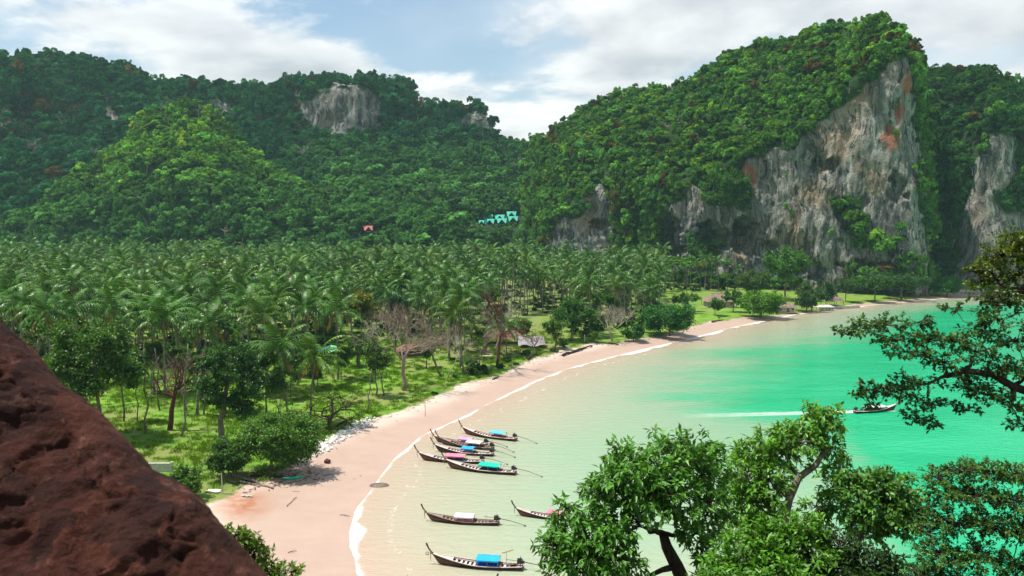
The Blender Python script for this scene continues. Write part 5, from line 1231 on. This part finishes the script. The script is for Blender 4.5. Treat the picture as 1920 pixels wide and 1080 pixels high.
# ------------------------------------------------------------------ huts, houses and beach things
M_thatch = paint('grey_thatch', (.26, .19, .145), .95, .35, 1.5, .1, .05); M_thatchr = paint('reddish_thatch', (.21, .115, .085), .95, .4, 1.5, .1, .05)
M_wood = paint('weathered_planks', (.20, .13, .09), .9, .3, 3, .1, .02); M_woodp = paint('pale_planks', (.52, .44, .35), .85, .25, 3, .2, .01)
M_teal = paint('teal_sheet_roof', (.02, .46, .32), .6, .2, .6, .4); M_dark = paint('dark_gable_boards', (.012, .05, .055), .8, .3, .8)
M_redr = paint('red_sheet_roof', (.55, .16, .12), .6, .2, .6); M_white = paint('white_paint', (.78, .75, .70), .6, .1, 2); M_conc = paint('pale_concrete', (.52, .50, .46), .9, .2, 2, .2, .01)
M_glass = paint('dark_window_glass', (.02, .03, .035), .15, .1, 1, .5)
def hip_roof(m, w, d, z0, h_, ridge, over=.5, gab=0.0):
    a, b = w/2+over, d/2+over; m.add([(-a, -b, z0), (a, -b, z0), (a, b, z0), (-a, b, z0), (-ridge/2, 0, z0+h_), (ridge/2, 0, z0+h_)], [(0, 1, 5, 4), (1, 2, 5), (2, 3, 4, 5), (3, 0, 4), (3, 2, 1, 0)])
def hut(label, px, py, w, d, hw, hr, rz, roofm, wallm, open_=False, ridge=.5):
    P = on_ground(px, py); root = thing('thatched_hut', label, 'hut', P, rz); r = MB(); hip_roof(r, w, d, hw, hr, w*ridge, .7); rf_ = r.build('roof', roofm, root)
    lay = MB(); hip_roof(lay, w*.80, d*.80, hw+hr*.24, hr*.80, w*ridge*.9, .55); lay.build('thatch_layer', roofm, rf_)
    cap_ = MB(); cap_.box((0, 0, hw+hr+.05), (w*ridge+.5, .35, .22)); cap_.build('ridge_cap', roofm, rf_)
    for sx in (-1, 0, 1):
        for sy in (-1, 1):
            q = MB(); q.tube([(sx*w/2, sy*d/2, -.2), (sx*w/2, sy*d/2, hw+.1)], .10, 6); q.build('post', M_wood, root)
    q = MB(); q.box((0, 0, .15), (w+.4, d+.4, .3)); q.build('floor', M_woodp, root)
    if not open_:
        q = MB(); q.box((0, .15, hw/2+.15), (w*.93, d*.72, hw-.35)); wl = q.build('wall', wallm, root)
        q = MB(); q.box((w*.12, -d*.36+.10, 1.15), (.95, .10, 1.9)); q.build('door', M_wood, root)
        for sx in (-.30, .36): q = MB(); q.box((sx*w, -d*.36+.11, 1.5), (1.0, .08, .8)); q.build('window', M_glass, root)
    return root
hut('long low hut with sagging red-brown thatch behind the bare trees', 945, 645, 11, 6, 2.0, 2.8, .05, M_thatchr, M_wood, True, .6)
hut('grey thatched resort house behind the white fence on the far lawn', 1348, 575, 13, 8, 2.6, 3.4, .1, M_thatch, M_woodp)
hut('grey roofed beach hut half hidden by the grey-green tree', 1470, 586, 8, 6, 2.4, 2.4, .1, M_thatch, M_conc)
hut('pointed thatched hut at the end of the beach under the cliff', 1560, 574, 7, 7, 2.4, 4.2, .2, M_thatch, M_wood, True, .06)
hut('small open shelter with pale roof on the far beach', 1546, 583, 6, 3, 1.8, .9, .1, M_conc, M_wood, True, .7)
hut('low brown hut in the shade behind the leafless pinkish tree', 395, 690, 8, 5, 2.0, 1.8, .3, M_thatchr, M_wood)
hut('low brown hut beside the pinkish dead tree', 772, 668, 7, 5, 1.9, 1.6, .2, M_thatchr, M_wood)
# grey tarpaulin roof sagging beside the collapsed hut
def tarp(label, px, py, w, d, h_, col, rz, nm='tarpaulin'):
    P = on_ground(px, py); root = thing(nm, label, 'tarpaulin', P, rz); m = MB(); n = 10; V = []
    for k in range(n+1):
        for j in range(n+1):
            u, v = k/n-.5, j/n-.5; V.append((u*w, v*d, h_*(1-1.5*abs(v))+.25*math.sin(u*9+v*5)+.12*math.cos(v*13)-.2*math.cos(u*6.283*1.5)*.6))
    m.v = V+[(x, y, z-.03) for x, y, z in V]; o_ = len(V)
    for k in range(n):
        for j in range(n): i = k*(n+1)+j; m.f.append((i, i+n+1, i+n+2, i+1)); m.f.append((o_+i, o_+i+1, o_+i+n+2, o_+i+n+1))
    m.build('sheet', col, root, True)
    for u in (-.48, 0, .48):
        for v in (-.45, .45):
            q = MB(); q.tube([(u*w, v*d, -.2), (u*w, v*d, h_*(1-1.5*abs(v))+.05)], .05, 5); q.build('pole', M_wood, root)
    return root
M_tarpg = paint('grey_tarpaulin', (.30, .27, .27), .7, .35, .8); M_tarpt = paint('turquoise_tarpaulin', (.16, .62, .42), .6, .25, .8)
tarp('sagging pale grey tarpaulin roof joined to the collapsed hut', 995, 650, 8, 7, 2.8, M_tarpg, .1)
tarp('turquoise tarpaulin tent among the palms', 612, 662, 6, 4, 1.8, M_tarpt, .2)
def roof_house(label, px, py, w, rz, roofm, hit, group=None, nm='bungalow', dz=0.0):
    P = hit; root = thing(nm, label, 'house', P, rz, group); d = w*.8; hw = 1.8; hr = w*.46
    q = MB(); q.box((0, 0, hw/2-3), (w*.82, d*.8, hw+6)); q.build('wall', M_dark, root)
    r = MB(); a, b = w/2, d/2; z0, z1 = hw-.1, hw+hr
    # steep roof, ridge running sideways, with a big front gable
    r.add([(-a*.82, -b, z0), (a*.82, -b, z0), (a*.82, b, z0), (-a*.82, b, z0), (-a, 0, z1), (a, 0, z1)], [(0, 1, 5, 4), (2, 3, 4, 5), (1, 2, 5), (3, 0, 4)]); rf_ = r.build('roof', roofm, root)
    g = MB(); g.add([(-w*.33, -b-.5, z0-.2), (w*.33, -b-.5, z0-.2), (0, -b-.5, z0+hr*.72), (-w*.33, -b+hr*.3, z0), (w*.33, -b+hr*.3, z0), (0, -b+hr*.9, z0+hr*.72)], [(0, 1, 2), (0, 2, 5, 3), (2, 1, 4, 5)]); g.build('front_gable', M_dark, root)
    for s in (-1, 1):
        g = MB(); g.tube([(s*w*.36, -b-.55, z0-.4), (0, -b-.55, z0+hr*.78)], .12, 4); g.build('barge_board', roofm, rf_)
    q = MB(); q.box((0, -b-.2, hw*.35), (w*.5, .6, .25)); q.build('balcony', M_woodp, root)
    for s in (-1, 1): q = MB(); q.box((s*w*.22, -d*.4-.03, hw*.55), (w*.16, .1, 1.4)); q.build('window', M_glass, root)
    return root
_b = {k: BVHTree.FromPolygons([tuple(v) for v in HILLS[k][0].tolist()], HILLS[k][1].tolist()) for k in ('ridge', 'mound')}
def hill_hit(px, py, Ydef=640):
    d = Vector(pix_dir(px, py)).normalized(); best = None
    for t in _b.values():
        loc, nrm, i, ds = t.ray_cast(Vector((0, 0, CAMZ)), d, 3000)
        if loc and (best is None or ds < best[1]): best = (loc, ds)
    return np.array(best[0]) if best else dp(px, py, Ydef)
for k, ((px, py), lab) in enumerate(zip(HOUSES, ['first teal-roofed bungalow of the upper row on the hillside', 'middle teal-roofed bungalow of the upper row on the hillside', 'highest teal-roofed bungalow at the cliff end of the upper row', 'first teal-roofed bungalow of the lower row on the hillside',
        'middle teal-roofed bungalow of the lower row on the hillside', 'last teal-roofed bungalow of the lower row next to the cliff', 'small teal-roofed bungalow peeping out at the valley end of the rows'])):
    h_ = hill_hit(px, py+2)
    roof_house(lab, px, py, 19*h_[1]/F if k < 6 else 11*h_[1]/F, .0, M_teal, h_, 'teal-roofed bungalows on the hillside')
h_ = hill_hit(690, 440); roof_house('red-roofed house peeping from the forest at the hill foot', 690, 436, 18*h_[1]/F, .3, M_redr, h_+[0, 0, 1.5], None, 'forest_house')

def rough_blob(name, P, size, mat, label, cat, seed, squash=(1, 1, .8), n=14, amp=.25):
    V, Fc = [], []
    for i in range(n+1):
        for j in range(n*2):
            t = math.pi*i/n; p = 2*math.pi*j/(n*2); V.append((math.sin(t)*math.cos(p), math.sin(t)*math.sin(p), math.cos(t)))
    V = np.array(V); V = V*(1+amp*fbm(V*1.6+seed, 3))[:, None]*np.array(squash)*size
    for i in range(n):
        for j in range(n*2): a = i*n*2+j; b = i*n*2+(j+1) % (n*2); Fc.append((a, b, b+n*2, a+n*2))
    o = link(name, mesh(name, V, Fc, mat, True), None, P); return tag(o, label, cat)
P = on_ground(614, 868); rough_blob('boulder', P+[0, 0, .25], .48, M_barkr, 'round brown boulder alone on the open sand', 'boulder', 3)
# green kayak: pointed hull, cockpit and stripe
def kayak():
    P = on_ground(549, 898); root = thing('kayak', 'green kayak lying on the sand under the big bush', 'kayak', P+[0, 0, .18], .42); m = MB(); L = 3.3; n = 16; V = []
    for k in range(n+1):
        t = k/n*2-1; w = .36*(1-abs(t)**2.2)+.01; z = .14*abs(t)**2.5
        for j in range(8): a = 6.283*j/8; V.append((t*L/2, w*math.cos(a), z+.17*math.sin(a)*(1-abs(t)**3)+.0))
    m.v = V; m.f = [(k*8+j, k*8+(j+1) % 8, k*8+8+(j+1) % 8, k*8+8+j) for k in range(n) for j in range(8)]; m.build('hull', CLOTH['green'], root, True)
    q = MB(); q.tube([(.5*math.cos(w), .24*math.sin(w), .18) for w in np.linspace(0, 6.283, 15)], .035, 5, False); q.build('cockpit_rim', M_eng, root)
    q = MB(); q.box((-.9, 0, .17), (.8, .28, .03)); q.build('white_patch', M_white, root)
kayak()
# oval wicker fish trap lying in the surf
def trap():
    P = gp(711, 911); root = thing('fish_trap', 'oval grey wicker fish trap lying at the edge of the surf', 'fish trap', P, .05)
    for k in range(11):
        q = MB(); x = -1.25+.25*k; w = .75*math.sqrt(max(.02, 1-(x/1.4)**2)); q.tube([(x, w*math.cos(a), .04+.40*math.sin(a)*w) for a in np.linspace(0, math.pi, 9)], .035, 4); q.build('hoop', M_drift, root)
    for a in np.linspace(.1, math.pi-.1, 9):
        q = MB(); q.tube([(x, .75*math.sqrt(max(.02, 1-(x/1.4)**2))*math.cos(a), .06+.40*math.sin(a)*.75*math.sqrt(max(.02, 1-(x/1.4)**2))) for x in np.linspace(-1.3, 1.3, 9)], .028, 4); q.build('rod', M_drift, root)
trap()
def log(label, a_px, b_px, r0, mat=M_drift, lift=.15, name='driftwood_log', seed=1, branches=3):
    r = np.random.default_rng(seed); A, B_ = on_ground(*a_px), on_ground(*b_px); A[2] += lift; B_[2] += lift; root = thing(name, label, 'driftwood', A); m = MB()
    m.tube([p-A for p in curve_pts(A, B_, (0, 0, .15), 8, .012, r)], np.linspace(r0, r0*.55, 8)*r.uniform(.85, 1.15, 8), 7); m.build('stem', mat, root, True)
    for k in range(branches):
        t = r.uniform(.3, .9); p = (B_-A)*t; e = p+np.array([r.uniform(-1, 1), r.uniform(-1, 1), r.uniform(.1, .8)])*1.1; q = MB(); q.tube(curve_pts(p, e, (0, 0, .1), 4, .05, r), np.linspace(r0*.4, r0*.12, 4), 5); q.build('branch', mat, root, True)
log('long grey driftwood trunk pointing at the muddy stain', (436, 893), (512, 917), .20, seed=1)
log('thin driftwood pole under the long grey trunk', (430, 904), (505, 914), .11, seed=2, branches=1)
log('dark driftwood log in the shade of the big bush', (470, 893), (545, 897), .18, M_barkd, seed=3)
log('straight pale pole lying by the muddy stain', (382, 924), (438, 928), .10, M_barkw, seed=4, branches=0)
log('forked driftwood beside the dark driftwood log', (478, 905), (520, 884), .13, seed=5)
log('small dark stick on the open sand below the bare trees', (924, 712), (935, 708), .22, M_barkd, seed=6, branches=0)
log('fallen pale trunk in front of the grey tarpaulin', (952, 671), (1010, 658), .26, M_barkw, seed=7, branches=0)
log('fallen pale log on the bright grass tip', (866, 690), (898, 704), .22, M_barkw, seed=8, branches=1)
log('fallen branch near the near lawn snag', (278, 752), (316, 720), .16, M_barkw, lift=1.5, seed=9)
log('curved dark root at the eroded bank', (990, 676), (1006, 664), .3, M_barkd, lift=.4, seed=10)
log('driftwood root on the far beach', (1335, 605), (1356, 601), .3, M_barkd, lift=.3, seed=11, branches=2)
log('tangled grey driftwood at the eroded bank', (1055, 668), (1110, 650), .4, M_barkd, lift=.3, seed=12, branches=6)
log('driftwood under the small pale fan-shaped tree', (1140, 645), (1160, 648), .3, M_barkd, lift=.3, seed=13, branches=3)
log('twig lying on the wet sand near the surf', (638, 966), (656, 969), .04, M_barkd, lift=.04, seed=14, branches=1)
log('twig on the sand beyond the yellow-green bush', (540, 1037), (556, 1034), .04, M_barkd, lift=.04, seed=15, branches=1)
log('branching twig in the middle of the open sand', (538, 950), (556, 932), .04, M_barkd, lift=.04, seed=16, branches=3)
def post(label, px, py, top, r0, mat, name='post'):
    P = on_ground(px, py); m = MB(); H = (py-top)*P[1]/F; m.tube([(0, 0, -.3), (.02*H, 0, H*.5), (0, 0, H)], [r0, r0*.9, r0*.8], 6); o = m.build(name, mat); o.location = P; tag(o, label, 'post')
post('thin lone stick standing upright in the sand', 797, 781, 752, .05, M_wood)
post('pale upright post beside the driftwood logs', 416, 918, 890, .08, M_conc)
post('short white post near the eroded bank', 1096, 640, 627, .15, M_white)
P = on_ground(300, 884); q = MB(); q.box((0, 0, .5), (3.4, .25, 1.3)); q.box((0, 0, 1.18), (3.5, .35, .10)); q.box((1.7, 0, .6), (.35, .4, 1.6)); o = q.build('garden_wall', M_conc); o.location = P; tag(o, 'short pale concrete wall at the edge of the red rock', 'wall')
def sheet_on_sand(label, px, py, w, d, mat, seed):
    P = on_ground(px, py); n = 8; V = []; r = np.random.default_rng(seed)
    for k in range(n+1):
        for j in range(n+1):
            u, v = k/n-.5, j/n-.5; V.append((u*w*(1+.2*r.uniform(-1, 1)), v*d*(1+.2*r.uniform(-1, 1)), .10+.10*r.random()))
    V = V+[(x, y, z-.08) for x, y, z in V]; o_ = (n+1)**2; Fc = []
    for k in range(n):
        for j in range(n): i = k*(n+1)+j; Fc += [(i, i+n+1, i+n+2, i+1), (o_+i, o_+i+1, o_+i+n+2, o_+i+n+1)]
    o = link('plastic_sheet', mesh('plastic_sheet', V, Fc, mat), None, P); tag(o, label, 'plastic sheet')
sheet_on_sand('crumpled white plastic sheet by the upright post', 401, 922, 1.9, 1.0, M_white, 1)
sheet_on_sand('pale scrap of sheet lying on the muddy stain', 463, 931, 1.5, .6, M_woodp, 2)
sheet_on_sand('pale flat boards on the ground near the leaning bare trees', 905, 668, 6, 2.2, M_woodp, 3)
# white fence on the far lawn
P = on_ground(1310, 572); root = thing('fence', 'white rail fence before the grey thatched resort house', 'fence', P, .05)
for k in range(9): q = MB(); q.box((-8+2*k, 0, .5), (.14, .14, 1.1)); q.build('post', M_white, root)
for z in (.45, .9): q = MB(); q.box((0, 0, z), (16.2, .07, .16)); q.build('rail', M_white, root)
# low stone terrace on the far beach, and its loungers' deck
P = on_ground(1568, 578); root = thing('terrace', 'low stone-edged terrace at the end of the beach huts', 'terrace', P, .28)
q = MB(); q.box((0, 0, .35), (22, 4.5, .9)); q.build('deck', M_conc, root)
for k in range(8): q = MB(); q.box((-9.6+2.75*k, -2.3, .95), (2.2, .5, .35)); q.build('kerb_stone', M_woodp, root)
# white rubble heaped along the top of the sand
def rubble():
    r = np.random.default_rng(8); V, Fc = [], []; cube = np.array([(x, y, z) for z in (-1, 1) for y in (-1, 1) for x in (-1, 1)], float); fc = [(0, 2, 3, 1), (4, 5, 7, 6), (0, 1, 5, 4), (2, 6, 7, 3), (0, 4, 6, 2), (1, 3, 7, 5)]
    line = [on_ground(*p) for p in ((560, 862), (585, 848), (620, 828), (655, 806), (690, 786))]
    for k in range(520):
        t = r.random()*3.999; i = int(t); p = line[i]+(line[i+1]-line[i])*(t-i)+np.array([r.normal(0, .9), r.normal(0, 1.0), 0]); s = r.uniform(.08, .30)
        from_ = Matrix.Rotation(r.uniform(0, 6), 3, Vector(rand_dirs(1, r)[0])); R_ = np.array(from_); q = (cube*r.uniform(.6, 1.2, (8, 3))*np.array([1, .75, .55])*s)@R_.T+p+[0, 0, s*.3]
        b = len(V); V += [tuple(v) for v in q]; Fc += [tuple(b+w for w in f) for f in fc]
    tag(link('rubble', mesh('rubble', V, Fc, M_white)), 'white stone rubble heaped between lawn and sand', None, None, 'stuff')
rubble()
# dark flotsam and twigs along the strand line
def flotsam():
    r = np.random.default_rng(9); m = MB(); pts = [on_ground(a, b+4) for a, b in GRASS_PX[2:18]]
    for k in range(700):
        t = r.random()*(len(pts)-1.001); i = int(t); p = pts[i]+(pts[i+1]-pts[i])*(t-i)+np.array([r.normal(0, 1.6), r.normal(0, 1.6)-1.0, 0]); p[2] = 0
        if p[1] > 300: continue
        p[2] = gz(p[0], p[1])+.04; a = r.uniform(0, 6.28); L = r.uniform(.2, 1.3); d = np.array([math.cos(a), math.sin(a), .1])*L; m.tube([p, p+d*.5+[0, 0, .04], p+d], r.uniform(.012, .05), 3)
    for k in range(260):                      # leaf litter and sticks under the big bush
        p = on_ground(r.normal(530, 45), r.normal(893, 9)); p[2] += .04; a = r.uniform(0, 6.28); d = np.array([math.cos(a), math.sin(a), .1])*r.uniform(.2, .9); m.tube([p, p+d], r.uniform(.012, .04), 3)
    tag(m.build('flotsam', M_barkd), 'sticks and dark flotsam along the strand line', None, None, 'stuff')
flotsam()

# ------------------------------------------------------------------ moist air between the hills
def build_haze():
    m, h = newmat('moist_air'); v = h.n('ShaderNodeVolumePrincipled'); v.inputs['Color'].default_value = (.55, .95, .90, 1); v.inputs['Density'].default_value = HAZE
    h.n('ShaderNodeOutputMaterial', i={1: v.outputs[0]}); m.cycles.homogeneous_volume = True
    b = MB(); b.box((0, 400, 150), (3600, 2400, 320)); o = b.build('haze', m); tag(o, 'thin blue-green moist air over the bay and hills', None, None, 'stuff')
HAZE = .000085
build_haze()
